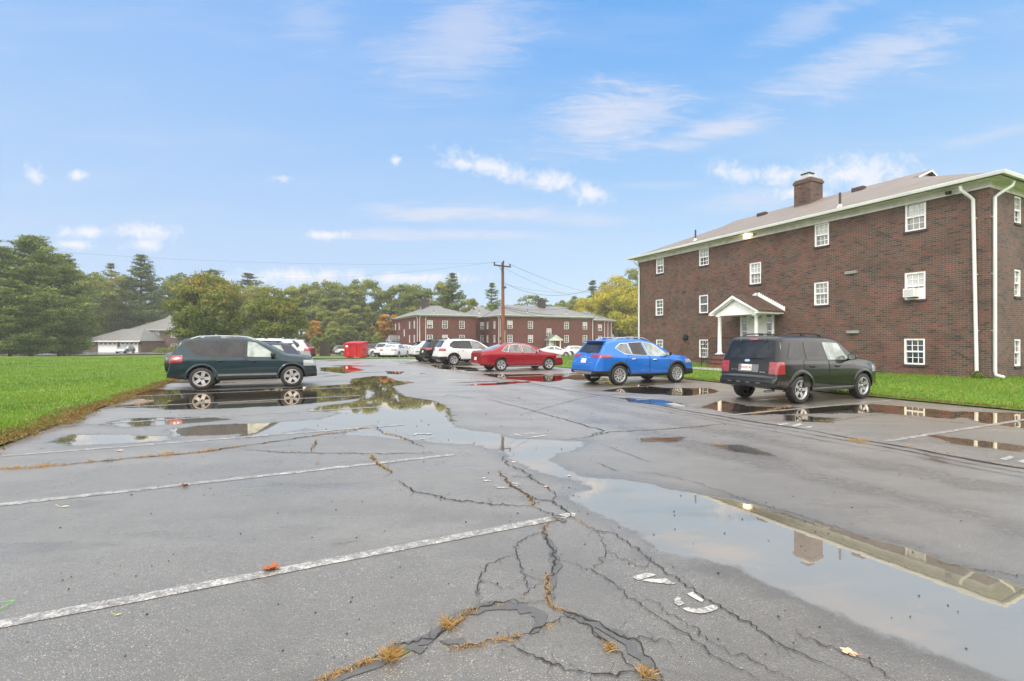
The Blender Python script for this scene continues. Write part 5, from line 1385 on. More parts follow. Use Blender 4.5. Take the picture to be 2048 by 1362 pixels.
def ex_rear(y0,y1,z0,z1,off,mat,name,r=.02,trap=0,xmax=1.2):
    def f(B,e,mbp,place,M):
        place(B.patch(B.poly_planes(rpoly([(y0+trap,z0),(y1-trap,z0),(y1,z1),(y0,z1)],r),'x')+[((xmax,0,0),(1,0,0))],off,lambda n:n.x<-.1),name,M[mat] if isinstance(mat,str) else mat)
    return f
def ex_spoiler(xe,z,hw,mat,ln=.22,th=.035,drop=.02):
    def f(B,e,mbp,place,M):
        m=MB(); N=10; vs=[]
        for k in range(N+1):
            y=-hw+2*hw*k/N; b=1-.25*abs(y/hw)**3; zt=B.zsurf(xe+ln,y*.96).z
            vs+=[(xe+ln,y*.96,zt+.006),(xe-.03+(1-b)*.15,y,z-.005*abs(y/hw)),(xe-.03+(1-b)*.15,y,z-th),(xe+ln*.6,y*.97,z-th-.03)]
        fs=[(4*k+j,4*k+(j+1)%4,4*(k+1)+(j+1)%4,4*(k+1)+j) for k in range(N) for j in range(4)]+[(0,1,2,3),(4*N+3,4*N+2,4*N+1,4*N)]
        m.add(vs,fs); mbp(m,'spoiler',mat,e,True)
    return f
def ex_exhaust(y,z=.30):
    def f(B,e,mbp,place,M):
        m=MB(); m.tube([(.35,y,z),(.02,y,z-.01)],.032,10,caps=False); m.tube([(.3,y,z),(.2,y,z)],.03,8); mbp(m,'exhaust',M['silver'],e,True)
    return f
def ex_fin(x,mat):
    def f(B,e,mbp,place,M):
        z=B.zsurf(x,0).z; m=MB(); m.prism([(x-.10,-.012,z-.01),(x-.02,-.012,z+.075),(x+.03,-.012,z+.05),(x+.14,-.012,z-.01)],(0,.024,0)); mbp(m,'antenna_fin',mat,e)
    return f

def ground_car(sp,label,pr,yaw=None,pf=None,detail=2,group=None,side=-1,dz=0.0):
    """stand a car by the place where its near rear tyre meets the tarmac"""
    x,y,z=gp(*pr); 
    a=yaw if yaw is not None else AZ
    dx,dy=math.cos(a),math.sin(a); nx,ny=-dy,dx
    tx=sp['xr']-sp['L']/2; ty=side*(sp['W']/2-.02)
    ox=x-dx*tx-nx*ty; oy=y-dy*tx-ny*ty
    return make_car(sp,label,(ox,oy,float(zf(oy))+dz),a,group,detail)

P_black=mat_paint('black_green_paint',(.0045,.0055,.005),.1,.3); P_teal=mat_paint('dark_teal_paint',(.007,.027,.036),.4,.3)
P_blue=mat_paint('bright_blue_paint',(.012,.145,.55),.3,.3); P_red=mat_paint('deep_red_paint',(.27,.003,.013),.25,.28)
P_white=mat_paint('white_car_paint',(.66,.67,.67),0,.35); P_silver=mat_paint('silver_car_paint',(.42,.44,.45),.6,.3); P_grey=mat_paint('grey_car_paint',(.12,.13,.14),.6,.3)
P_navy=mat_paint('slate_blue_paint',(.022,.03,.055),.3,.3); P_maroon=mat_paint('maroon_paint',(.12,.012,.018),.4,.3); P_pitch=mat_paint('black_car_paint',(.004,.004,.005),.1,.25)
# -- boxy black SUV
escape=dict(name='parked_car',L=4.44,W=1.81,H=1.72,wb=2.62,xr=.93,rw=.355,paint=P_black,spokes='five',sm=3,tr=.10,roofw=.80,
 top=[(0,.55),(.02,.66),(.09,.70),(.11,.86),(.13,1.04),(.18,1.15),(.33,1.61),(.41,1.685),(.6,1.71),(1.4,1.72),(2.2,1.705),(2.55,1.65),(2.80,1.52),(3.20,1.19),(3.32,1.13),(3.9,1.08),(4.28,1.02),(4.38,.90),(4.42,.70),(4.44,.55)],
 belt=[(0,1.06),(.3,1.07),(1.5,1.06),(3.0,1.03),(4.44,.9)],bot=[(0,.42),(.3,.36),(1,.30),(3.4,.30),(4,.30),(4.44,.36)],clad=.40,bump_z=.0,gap=.05,archmat=None,
 side_glass=[([(.44,1.125),(.95,1.115),(.95,1.555),(.66,1.565)],'glass_dark',.07),([(1.16,1.11),(1.94,1.10),(1.83,1.56),(1.16,1.565)],'glass_dark',.05),([(2.03,1.10),(2.92,1.085),(2.56,1.53),(1.92,1.56)],'glass_light',.05)],
 rear_glass=[(-.67,1.14),(.67,1.14),(.585,1.56),(-.585,1.56)],rg_r=.07,windshield=[(-.66,1.13),(.66,1.13),(.56,1.62),(-.56,1.62)],
 tail=[(-.1,.30,.60,1,.76,1.06,'lens_red',.012),(-.1,.26,.655,.86,.80,1.02,'lens_white',.016),(-.1,.235,.685,.83,.845,.985,'lens_red',.020)],
 head=[(4.0,4.5,.52,1,.74,.93,'lens_clear',.01)],
 doors=[([(1.02,.43),(2.0,.43),(2.02,1.05),(1.98,1.08),(1.03,1.09)],1.36,.94),([(2.04,.43),(3.12,.43),(3.14,.95),(3.02,1.07),(2.05,1.07)],2.38,.93)],
 mirror=(2.86,1.10),mirrormat=P_black,plate=(.05,.90),plate_text='5GZX 41',rails=(.62,2.15,.60,M['arch']),
 extras=[ex_wiper((0,-.02),1.155,.40,-.02),ex_oval(1.08,.05),ex_rear(-.30,.30,.79,.985,.003,'trimgrey','plate_recess',.02,.0),ex_lettering(-.50,-.34,.80,.028),ex_lettering(.33,.52,.835,.03),
  ex_rear(-.13,.13,1.605,1.645,.012,'lens_red','brake_light'),ex_rear(-.80,.80,.655,.672,.006,'arch','bumper_step',.005),ex_strip(1.40,3.15,.30,.385,.03,'trimgrey','running_board'),ex_exhaust(-.55,.33)]
  +[ex_rear(y,y+.12,.515,.535,.004,'trimgrey','bumper_slot',.003) for y in (-.42,-.12,.16,.44)])
E1,B1=ground_car(escape,'black boxy estate car with roof rails and red square tail lamps, at the right',(1603,808),AZ-R(1))
def fender_flare(e,B,sp,mat):
    cx=sp['L']/2
    for xw in (B.xr,B.xf):
        for s in (-1,1):
            mb=MB(); N=22; ri,ro=sp['rw']+.045,sp['rw']+.15; vs=[]
            for k in range(N+1):
                a=-.10+(math.pi+.2)*k/N
                for rad,off in ((ri,-.03),(ri,.03),(ri+.05,.034),(ro-.02,.018),(ro,.0),(ro+.01,-.01)):
                    x=xw+rad*math.cos(a); z=max(sp['rw']+.015+rad*math.sin(a),.26); p=B.ysurf(x,max(z,.36),s); vs.append((x-cx,p.y+s*off,z))
            mb.add(vs,[(k*6+j,k*6+j+1,(k+1)*6+j+1,(k+1)*6+j) for k in range(N) for j in range(5)]); mb.build('wheel_arch',mat,e,True)
fender_flare(E1,B1,escape,P_black)
def hinges(e,B,cx):
    for y in (-.36,.36):
        p=B.xsurf(y,1.60); m=MB(); m.tube([(p.x-cx+.02,y,1.64),(p.x-cx-.035,y,1.585),(p.x-cx-.035,y,1.55)],.02,6); m.build('hatch_hinge',M['black'],e,True)
hinges(E1,B1,escape['L']/2)

# -- teal SUV with the spare wheel, left
def ex_spare(B,e,mbp,place,M):
    z=.865; x=B.xsurf(-.08,z).x; m=MB(); m.lathe([(0,x-.235),(.20,x-.235),(.325,x-.225),(.352,x-.19),(.36,x-.15),(.36,x-.03),(.34,x-.01),(0,x-.01)],'x',(0,-.06,z),36); mbp(m,'spare_wheel_cover',M['tealcover'],e,True)
    m=MB(); m.lathe([(.361,x-.05),(.366,x-.045),(.366,x-.02),(.361,x-.01)],'x',(0,-.06,z),36); mbp(m,'spare_wheel_rim',M['black'],e,True)
    m=MB(); m.box(x-.05,x+.05,.2,.45,.8,.9); mbp(m,'hinge',M['black'],e)
M['tealcover']=simple('spare_cover',(.018,.022,.024),.35,coat=.6)
teal=dict(name='parked_car',L=4.42,W=1.82,H=1.70,wb=2.66,xr=.96,rw=.365,paint=P_teal,spokes='star5',sm=4,roofw=.72,
 top=[(0,.55),(.03,.68),(.07,.74),(.09,1.0),(.16,1.16),(.34,1.60),(.44,1.645),(.8,1.675),(1.5,1.69),(2.1,1.675),(2.5,1.60),(2.9,1.42),(3.33,1.17),(3.46,1.12),(3.9,1.07),(4.18,1.0),(4.32,.89),(4.40,.70),(4.42,.55)],
 belt=[(0,1.02),(.6,1.05),(2,1.03),(3.3,1.0),(4.42,.86)],bot=[(0,.40),(.4,.34),(1,.28),(3.4,.28),(4.42,.33)],clad=.36,bump_z=.50,archmat=P_teal,archw=.05,
 side_glass=[([(.60,1.36),(.86,1.13),(1.26,1.09),(1.44,1.585),(.52,1.57),(.47,1.50)],'glass_dark',.04),([(1.36,1.08),(2.16,1.055),(2.16,1.585),(1.52,1.59)],'glass_dark',.04),([(2.26,1.055),(3.12,1.03),(2.99,1.20),(2.52,1.52),(2.26,1.57)],'glass_light',.04)],gtrim=M['black'],gtw=.034,
 rear_glass=[(-.62,1.12),(.62,1.12),(.55,1.52),(-.55,1.52)],rg_mat='glass_dark',windshield=[(-.66,1.12),(.66,1.12),(.54,1.60),(-.54,1.60)],
 tail=[(-.1,.44,.60,1,.90,1.13,'lens_red',.012),(-.1,.30,.60,1,.985,1.015,'lens_white',.016),(-.1,.20,.60,1,.88,.935,'lens_white',.016)],
 head=[(3.98,4.6,.45,1,.72,.92,'lens_clear',.010),(3.98,4.20,.55,1,.78,.90,'lens_amber',.014)],
 doors=[([(1.28,.40),(2.16,.40),(2.20,1.03),(1.30,1.06),(1.24,.9)],1.48,.93),([(2.22,.40),(3.18,.40),(3.22,.85),(3.16,1.0),(2.24,1.03)],2.46,.91)],
 mirror=(3.02,1.06),mirrormat=M['black'],plate=(.5,.60),rails=(.62,2.45,.57,M['silver']),
 extras=[ex_spare,ex_spoiler(.33,1.64,.60,P_teal),ex_strip(1.40,3.16,.44,.495,.010,'trimgrey','door_strip')])
P_tealarch=P_teal
ground_car(teal,'dark teal estate car with a spare wheel on its tail beside the left lawn',(403,780),AZ-R(2.5))

# -- blue SUV
blue=dict(name='parked_car',L=4.58,W=1.845,H=1.665,wb=2.66,xr=.98,rw=.362,paint=P_blue,spokes='ten',sm=4,tr=.14,roofw=.70,
 top=[(0,.52),(.02,.70),(.06,.84),(.14,1.02),(.24,1.13),(.55,1.53),(.66,1.575),(1.0,1.625),(1.7,1.662),(2.2,1.645),(2.6,1.56),(3.0,1.38),(3.42,1.13),(3.58,1.07),(4.0,1.03),(4.28,.96),(4.46,.84),(4.55,.66),(4.58,.52)],
 belt=[(0,1.08),(.6,1.10),(1.4,1.05),(3.3,.98),(4.58,.84)],bot=[(0,.40),(.4,.33),(1,.28),(3.6,.27),(4.58,.30)],clad=.40,bump_z=.53,archmat=M['arch'],archw=.065,
 side_glass=[([(.86,1.33),(1.22,1.13),(1.52,1.10),(1.42,1.50),(1.12,1.49)],'glass_mid',.03),([(1.57,1.095),(2.24,1.055),(2.07,1.545),(1.47,1.52)],'glass_dark',.03),([(2.32,1.05),(3.20,1.02),(3.06,1.16),(2.62,1.46),(2.15,1.55)],'glass_light',.04)],gtrim=M['chrome'],
 rear_glass=[(-.66,1.16),(.66,1.16),(.57,1.50),(-.57,1.50)],rg_r=.06,windshield=[(-.68,1.13),(.68,1.13),(.54,1.57),(-.54,1.57)],
 tail=[(-.1,.62,.56,1,.98,1.10,'lens_red',.012),(-.1,.30,.33,.62,1.01,1.10,'lens_pink',.010),(-.1,.50,.62,.95,1.04,1.075,'lens_pink',.017)],
 head=[(4.05,4.6,.5,1,.76,.90,'lens_clear',.01)],
 doors=[([(1.34,.44),(2.26,.44),(2.30,1.03),(1.40,1.08),(1.26,.86)],1.60,.93),([(2.32,.44),(3.24,.44),(3.28,.86),(3.2,1.0),(2.34,1.03)],2.56,.90)],
 mirror=(3.12,1.05),mirrormat=M['black'],handle=M['chrome'],plate=(.02,.87),rails=(.95,2.55,.56,M['silver']),
 extras=[ex_spoiler(.44,1.60,.60,P_blue),ex_wiper((0,.05),1.16,.20,.0),ex_oval(1.015,.0,.06,.035,'chrome'),ex_rear(-.36,.36,.975,1.0,.006,'chrome','chrome_strip',.008),ex_lettering(-.58,-.38,.82,.022,6),ex_lettering(.56,.70,.82,.022,4),
  ex_rear(-.62,.62,.40,.50,.014,'trimgrey','skid_plate',.03,.10),ex_fin(.95,P_blue),ex_exhaust(-.5,.3)])
ground_car(blue,'bright blue estate car with silver roof rails, right of the red sedan',(1240,771),AZ-R(1.5))
# -- red sedan
sedan=dict(name='parked_car',L=4.88,W=1.83,H=1.465,wb=2.80,xr=1.10,rw=.34,paint=P_red,spokes='twin5',sm=5,tr=.16,tf=.24,roofw=.68,
 top=[(0,.50),(.02,.66),(.05,.92),(.09,1.035),(.45,1.085),(.66,1.11),(1.02,1.25),(1.45,1.39),(1.9,1.455),(2.3,1.462),(2.7,1.43),(3.1,1.30),(3.62,1.03),(3.78,.985),(4.3,.92),(4.62,.83),(4.81,.70),(4.86,.58),(4.88,.46)],
 belt=[(0,.98),(.8,.99),(2,.96),(3.6,.92),(4.88,.76)],bot=[(0,.34),(.4,.27),(1,.21),(3.8,.20),(4.88,.24)],clad=.0,bump_z=.0,archmat=None,gap=.035,
 side_glass=[([(1.14,1.07),(1.46,1.0),(1.62,1.37),(1.52,1.345),(1.36,1.25)],'glass_mid',.02),([(1.50,1.0),(2.28,.985),(2.22,1.40),(1.92,1.395),(1.66,1.36)],'glass_mid',.03),([(2.37,.985),(3.30,.955),(3.15,1.06),(2.82,1.28),(2.55,1.37),(2.31,1.40)],'glass_mid',.04)],gtrim=M['chrome'],
 rear_glass=[(-.60,1.10),(.60,1.10),(.50,1.37),(-.50,1.37)],rg_mat='glass_light',rgx=1.9,windshield=[(-.66,1.02),(.66,1.02),(.50,1.38),(-.50,1.38)],
 tail=[(-.1,.30,.42,1,.80,.915,'lens_red',.010),(-.1,.28,.60,1,.845,.87,'lens_pink',.014)],head=[(4.35,4.95,.45,1,.66,.78,'lens_clear',.01)],
 doors=[([(1.42,.34),(2.30,.34),(2.33,.96),(1.50,.975),(1.34,.75)],1.62,.86),([(2.36,.34),(3.34,.34),(3.37,.75),(3.3,.91),(2.38,.955)],2.60,.84)],
 mirror=(3.20,1.0),mirrormat=P_red,handle=P_red,plate=(.0,.66),
 extras=[ex_rear(-.42,.42,.80,.915,.006,'lens_red','light_bar',.01),ex_oval(.955,0,.045,.045,'chrome'),ex_rear(-.62,.62,.34,.40,.012,'chrome','bumper_trim',.02,.03),ex_fin(1.45,P_red),ex_strip(1.5,3.6,.26,.285,.008,'chrome','sill_strip')])
ground_car(sedan,'deep red sedan with chrome window trim between the white car and the blue car',(1003,743),AZ-R(1.5))
# -- white estate beside it
fo=dict(name='parked_car',L=4.62,W=1.815,H=1.70,wb=2.67,xr=.98,rw=.355,paint=P_white,spokes='twin5',sm=4,tr=.12,roofw=.72,
 top=[(0,.52),(.02,.68),(.07,.78),(.12,1.04),(.22,1.18),(.48,1.58),(.60,1.64),(1.0,1.68),(1.7,1.70),(2.3,1.67),(2.7,1.56),(3.1,1.34),(3.42,1.14),(3.55,1.08),(4.0,1.02),(4.35,.92),(4.54,.74),(4.62,.52)],
 belt=[(0,1.06),(1,1.06),(3.3,1.0),(4.62,.86)],bot=[(0,.40),(.4,.33),(1,.28),(3.6,.28),(4.62,.32)],clad=.40,bump_z=.58,archmat=M['arch'],archw=.06,
 side_glass=[([(.72,1.25),(.98,1.12),(1.46,1.10),(1.46,1.58),(1.0,1.56),(.78,1.40)],'glass_dark',.04),([(1.49,1.10),(2.26,1.08),(2.12,1.58),(1.49,1.585)],'glass_dark',.03),([(2.32,1.08),(3.26,1.05),(2.98,1.30),(2.66,1.50),(2.20,1.57)],'glass_mid',.04)],gtrim=M['black'],gtw=.024,
 rear_glass=[(-.62,1.17),(.62,1.17),(.54,1.54),(-.54,1.54)],rg_mat='glass_dark',windshield=[(-.66,1.13),(.66,1.13),(.54,1.60),(-.54,1.60)],
 tail=[(-.1,.46,.50,1,.94,1.10,'lens_red',.012)],head=[(4.1,4.7,.5,1,.78,.93,'lens_clear',.01)],
 doors=[([(1.34,.44),(2.28,.44),(2.32,1.05),(1.42,1.08),(1.26,.86)],1.58,.96),([(2.34,.44),(3.28,.44),(3.32,.86),(3.24,1.02),(2.36,1.05)],2.58,.94)],
 mirror=(3.12,1.08),mirrormat=P_white,handle=P_white,plate=(.0,.84),rails=(.75,2.5,.58,M['black']),
 extras=[ex_spoiler(.38,1.64,.60,P_white),ex_wiper((0,.1),1.17,.30,.05),ex_fin(.9,P_white),ex_exhaust(-.5,.3),ex_oval(1.06,0,.05,.03)])
ground_car(fo,'white estate car with black roof rails just beyond the red sedan',(908,731),AZ-R(1))
def vari(base,**k): d=dict(base); d.update(k); d['extras']=k.get('extras',[x for x in base['extras']]); return d
blk=vari(fo,paint=P_pitch,mirrormat=P_pitch,handle=P_pitch,extras=[ex_spoiler(.38,1.64,.60,P_pitch),ex_rear(-.6,.6,1.0,1.07,.008,'lens_pink','light_bar'),ex_exhaust(-.5,.3)])
ground_car(blk,'black estate car squeezed between the two white cars, only its tail showing',(878,727),AZ,detail=1)
bz=vari(fo,L=4.69,W=1.86,H=1.60,wb=2.85,xr=.9,
 top=[(0,.52),(.02,.72),(.06,.98),(.14,1.12),(.30,1.18),(.62,1.44),(.9,1.53),(1.5,1.60),(2.1,1.60),(2.6,1.50),(3.1,1.28),(3.5,1.06),(3.7,1.0),(4.2,.94),(4.5,.82),(4.62,.66),(4.69,.5)],
 rear_glass=[(-.60,1.22),(.60,1.22),(.52,1.46),(-.52,1.46)],side_glass=[([(.78,1.25),(1.1,1.12),(1.46,1.10),(1.46,1.47),(1.15,1.46)],'glass_dark',.03),([(1.49,1.10),(2.26,1.08),(2.12,1.50),(1.49,1.50)],'glass_dark',.03),([(2.32,1.08),(3.26,1.03),(2.9,1.28),(2.6,1.42),(2.20,1.49)],'glass_mid',.04)],
 windshield=[(-.66,1.05),(.66,1.05),(.54,1.50),(-.54,1.50)],
 rails=None,tail=[(-.1,.55,.55,1,1.04,1.09,'lens_pink',.012),(-.1,.30,.0,.8,1.06,1.085,'black_k',.008)],extras=[ex_spoiler(.5,1.50,.58,M['black']),ex_fin(1.2,P_white),ex_strip(.12,.62,.74,.80,.006,'arch','bumper_insert')])
M['black_k']=M['black']
ground_car(bz,'white coupe-like car with a black tail spoiler, last of the near right hand row',(852,724),AZ,detail=1)
# -- cars on the left row facing the lawn, beyond the teal car
YW=AZ+math.pi
def tail_at(sp,px,D,label,yaw=YW,detail=1,front=False,group=None,dx=0):
    """rear bumper corner seen at picture column px and distance D"""
    x=(px-1024)/F*D; y=D; a=yaw; f=1 if not front else -1
    cx_,cy_=x+math.cos(a)*sp['L']/2*f,y+math.sin(a)*sp['L']/2*f
    return make_car(sp,label,(cx_,cy_,float(zf(cy_))),a,group,detail)
hatch=vari(bz,L=4.40,W=1.78,H=1.52,wb=2.65,xr=.85,paint=P_navy,mirrormat=P_navy,handle=P_navy,rails=(.9,2.4,.55,M['black']),clad=.36,bump_z=.45,
 top=[(0,.52),(.02,.72),(.06,.95),(.12,1.06),(.45,1.40),(.6,1.47),(1.0,1.51),(1.9,1.52),(2.4,1.45),(2.9,1.24),(3.25,1.04),(3.4,.99),(3.9,.92),(4.2,.80),(4.34,.64),(4.4,.5)],
 side_glass=[([(.72,1.12),(1.40,1.06),(1.40,1.42),(.85,1.40)],'glass_light',.03),([(1.45,1.06),(2.12,1.03),(2.0,1.43),(1.45,1.43)],'glass_light',.03),([(2.18,1.03),(3.0,1.0),(2.75,1.2),(2.5,1.35),(2.10,1.42)],'glass_light',.04)],
 rear_glass=[(-.58,1.12),(.58,1.12),(.5,1.40),(-.5,1.40)],windshield=[(-.62,1.05),(.62,1.05),(.5,1.44),(-.5,1.44)],belt=[(0,1.0),(1,1.0),(3.3,.96),(4.4,.82)],doors=[],mirror=(2.95,1.02),
 tail=[(-.1,.30,.5,1,.90,1.02,'lens_red',.012)],head=[(3.9,4.5,.5,1,.72,.84,'lens_clear',.01)],extras=[ex_spoiler(.36,1.48,.56,M['black'])])
tail_at(hatch,604,21.3,'slate blue hatchback with a black tail spoiler seen over the bonnet of the teal car')
wl=vari(fo,H=1.66,paint=P_white); tail_at(wl,604,24.6,'white estate car with black rails on the left row behind the slate hatchback')
sl=vari(fo,paint=P_silver,mirrormat=P_silver,handle=P_silver); tail_at(sl,622,31.0,'silver estate car farther along the left row with red tail lamps')
mr=vari(bz,paint=P_maroon,mirrormat=P_maroon,handle=P_maroon,extras=[ex_spoiler(.5,1.50,.58,P_maroon)]); tail_at(mr,630,38.0,'maroon car farthest along the left row, only its tail in view')
# -- cars beyond the lot
sd=vari(sedan,paint=P_white,mirrormat=P_white,handle=P_white,extras=[]); sdg=vari(sedan,paint=P_silver,mirrormat=P_silver,handle=P_silver,extras=[])
tail_at(sd,774,49.5,'white sedan seen squarely from behind at the far edge of the lot',R(84))
tail_at(vari(fo,paint=P_silver,extras=[],mirrormat=P_silver),758,52.5,'silver estate car half hidden behind the white sedan with a red lamp',R(62))
tail_at(vari(fo,paint=P_pitch,extras=[],mirrormat=P_pitch,H=1.9,L=4.9),744,58.0,'dark van behind the red dumpster',R(90))
tail_at(sdg,812,55.0,'silver green sedan turned towards the lot between the white sedan and the brick block',R(158),front=False)
tail_at(sd,846,57.0,'white car with its side showing left of the white coupe-like car',R(182))
pickup=vari(fo,name='pickup_truck',L=5.3,W=1.9,H=1.75,wb=3.4,xr=1.15,rw=.37,paint=P_white,mirrormat=P_white,rails=None,doors=[],mirror=(3.5,1.15),tf=.12,
 top=[(0,.7),(.02,1.0),(.05,1.12),(1.75,1.13),(1.82,1.3),(1.95,1.68),(2.3,1.75),(3.0,1.73),(3.3,1.55),(3.75,1.2),(3.9,1.14),(4.9,1.05),(5.2,.9),(5.3,.6)],belt=[(0,1.14),(5.3,1.08)],
 side_glass=[([(2.0,1.2),(2.6,1.2),(2.6,1.6),(2.1,1.6)],'glass_dark',.03),([(2.68,1.2),(3.6,1.2),(3.2,1.55),(2.68,1.6)],'glass_dark',.03)],rear_glass=[(-.55,1.28),(.55,1.28),(.5,1.58),(-.5,1.58)],rgx=2.4,
 windshield=[(-.64,1.22),(.64,1.22),(.54,1.66),(-.54,1.66)],extras=[],head=[(4.8,5.4,.5,1,.8,.98,'lens_clear',.01)])
tail_at(pickup,672,78.0,'white pickup truck parked nose right by the woods',R(8))
tail_at(vari(fo,paint=P_grey,extras=[],mirrormat=P_grey),664,82.0,'dark grey car beside the white pickup by the woods',R(20))
tail_at(vari(hatch,paint=P_silver,mirrormat=P_silver),262,97.0,'pale silver car parked before the right hand garage door',R(-75))
tail_at(vari(sedan,paint=P_pitch,extras=[],mirrormat=P_pitch),84,99.0,'black sedan in the shade under the big pine',R(2))
tail_at(vari(sedan,paint=P_white,extras=[]),1074,66.5,'white sedan on the drive in front of the long brick block porch',R(6))
tail_at(vari(hatch,paint=P_white,mirrormat=P_white),1127,67.0,'white hatchback on the drive seen above the red sedan and left of the blue car',R(2))
# ---------------------------------------------------------------- trees
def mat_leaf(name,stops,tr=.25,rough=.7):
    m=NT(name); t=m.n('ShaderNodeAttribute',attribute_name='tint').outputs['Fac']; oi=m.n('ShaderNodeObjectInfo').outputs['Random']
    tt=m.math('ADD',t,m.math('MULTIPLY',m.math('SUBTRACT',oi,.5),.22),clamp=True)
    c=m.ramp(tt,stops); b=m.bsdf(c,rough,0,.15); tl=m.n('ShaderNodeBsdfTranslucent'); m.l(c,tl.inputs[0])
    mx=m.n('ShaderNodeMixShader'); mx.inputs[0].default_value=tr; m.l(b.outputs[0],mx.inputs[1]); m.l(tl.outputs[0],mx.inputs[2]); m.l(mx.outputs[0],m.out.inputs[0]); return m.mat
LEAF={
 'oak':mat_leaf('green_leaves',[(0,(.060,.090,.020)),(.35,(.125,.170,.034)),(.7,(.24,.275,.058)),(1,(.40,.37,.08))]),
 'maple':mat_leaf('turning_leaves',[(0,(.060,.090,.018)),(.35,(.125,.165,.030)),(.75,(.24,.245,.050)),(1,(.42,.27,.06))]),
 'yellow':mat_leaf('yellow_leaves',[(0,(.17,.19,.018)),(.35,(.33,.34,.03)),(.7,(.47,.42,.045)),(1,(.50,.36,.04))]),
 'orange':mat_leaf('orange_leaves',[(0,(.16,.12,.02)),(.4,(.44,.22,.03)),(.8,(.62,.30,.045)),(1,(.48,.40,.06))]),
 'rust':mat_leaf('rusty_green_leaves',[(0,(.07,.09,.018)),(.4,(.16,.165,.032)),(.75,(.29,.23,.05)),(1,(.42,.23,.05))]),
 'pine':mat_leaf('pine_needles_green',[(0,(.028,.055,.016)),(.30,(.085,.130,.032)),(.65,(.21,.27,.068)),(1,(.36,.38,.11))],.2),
}
BARK=simple('bark',(.07,.052,.042),.9,var=.35,scale=4); BARKP=simple('pine_bark',(.055,.04,.034),.9,var=.35,scale=4)
def quads(C,s,el,g,nrm=None,flat=0.):
    N=len(C); n=g.normal(size=(N,3)); 
    if nrm is not None: n=n*.8+nrm*1.2
    n[:,2]+=flat*np.sign(n[:,2]+1e-9)
    n/=np.linalg.norm(n,axis=1)[:,None]; t=np.cross(n,g.normal(size=(N,3))); t/=np.linalg.norm(t,axis=1)[:,None]; b=np.cross(n,t)
    s=s*g.uniform(.6,1.35,N); t=t*(s*el)[:,None]; b=b*(s)[:,None]
    # kite shaped leaves
    return np.stack([C-t,C+b*.75-t*.1,C+t,C-b*.75-t*.1],1).reshape(-1,3), np.arange(4*N).reshape(-1,4)
def decid(seed,H=16,Rx=5.5,base=2.2,clumps=46,leaves=220,ls=.17,open_=.0,top=1.0):
    g=np.random.default_rng(seed); V=[];T=[]; cent=[]
    trunk=MB(); th=H*.62; lean=g.normal(0,.25,2)
    trunk.tube([(0,0,-.4),(0.05,0,H*.15),(lean[0]*.5,lean[1]*.5,H*.38),(lean[0],lean[1],th)],[.032*H*.7,.024*H*.7,.018*H*.7,.008*H*.7],9)
    mid=(H+base)/2; hz=(H-base)/2
    for i in range(clumps):
        u=g.normal(size=3); u/=np.linalg.norm(u); rad=g.uniform(.35,1)**.6
        z=mid+u[2]*hz*rad*.92; w=Rx*(1-.28*max(0,(z-mid)/hz)**2-.25*max(0,(mid-z)/hz))
        c=np.array([u[0]*w*rad*.84,u[1]*w*rad*.84,z])+g.normal(0,.25,3); cr=Rx*g.uniform(.17,.33)
        cent.append((c,cr,rad))
    lim=sorted(cent,key=lambda q:-q[2])[:14]
    for c,cr,rad in lim:
        z0=g.uniform(.22,.55)*H; st=np.array([lean[0]*z0/th*.9,lean[1]*z0/th*.9,z0]); m=(st+c)/2+np.array([0,0,-.06*H*g.uniform(0,1)])
        trunk.tube([tuple(st),tuple(m),tuple(c)],[.007*H,.005*H,.0015*H],5,caps=False)
    for c,cr,rad in cent:
        n=int(leaves*(cr/(Rx*.25))**1.6); d=g.normal(size=(n,3)); d/=np.linalg.norm(d,axis=1)[:,None]; d[:,2]=np.where(d[:,2]<-.3,-d[:,2]*.5,d[:,2])
        r=cr*g.uniform(.45,1.08,n)**.7; P=c+d*r[:,None]*np.array([1,1,.72]); k=g.random(n)>open_
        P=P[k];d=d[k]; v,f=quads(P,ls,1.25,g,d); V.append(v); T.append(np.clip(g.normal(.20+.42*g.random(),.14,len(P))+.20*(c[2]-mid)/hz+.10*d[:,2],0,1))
    v=np.concatenate(V); t=np.concatenate(T); f=np.arange(len(v)).reshape(-1,4)
    return np_mesh('crown',v,f,tint=t), trunk
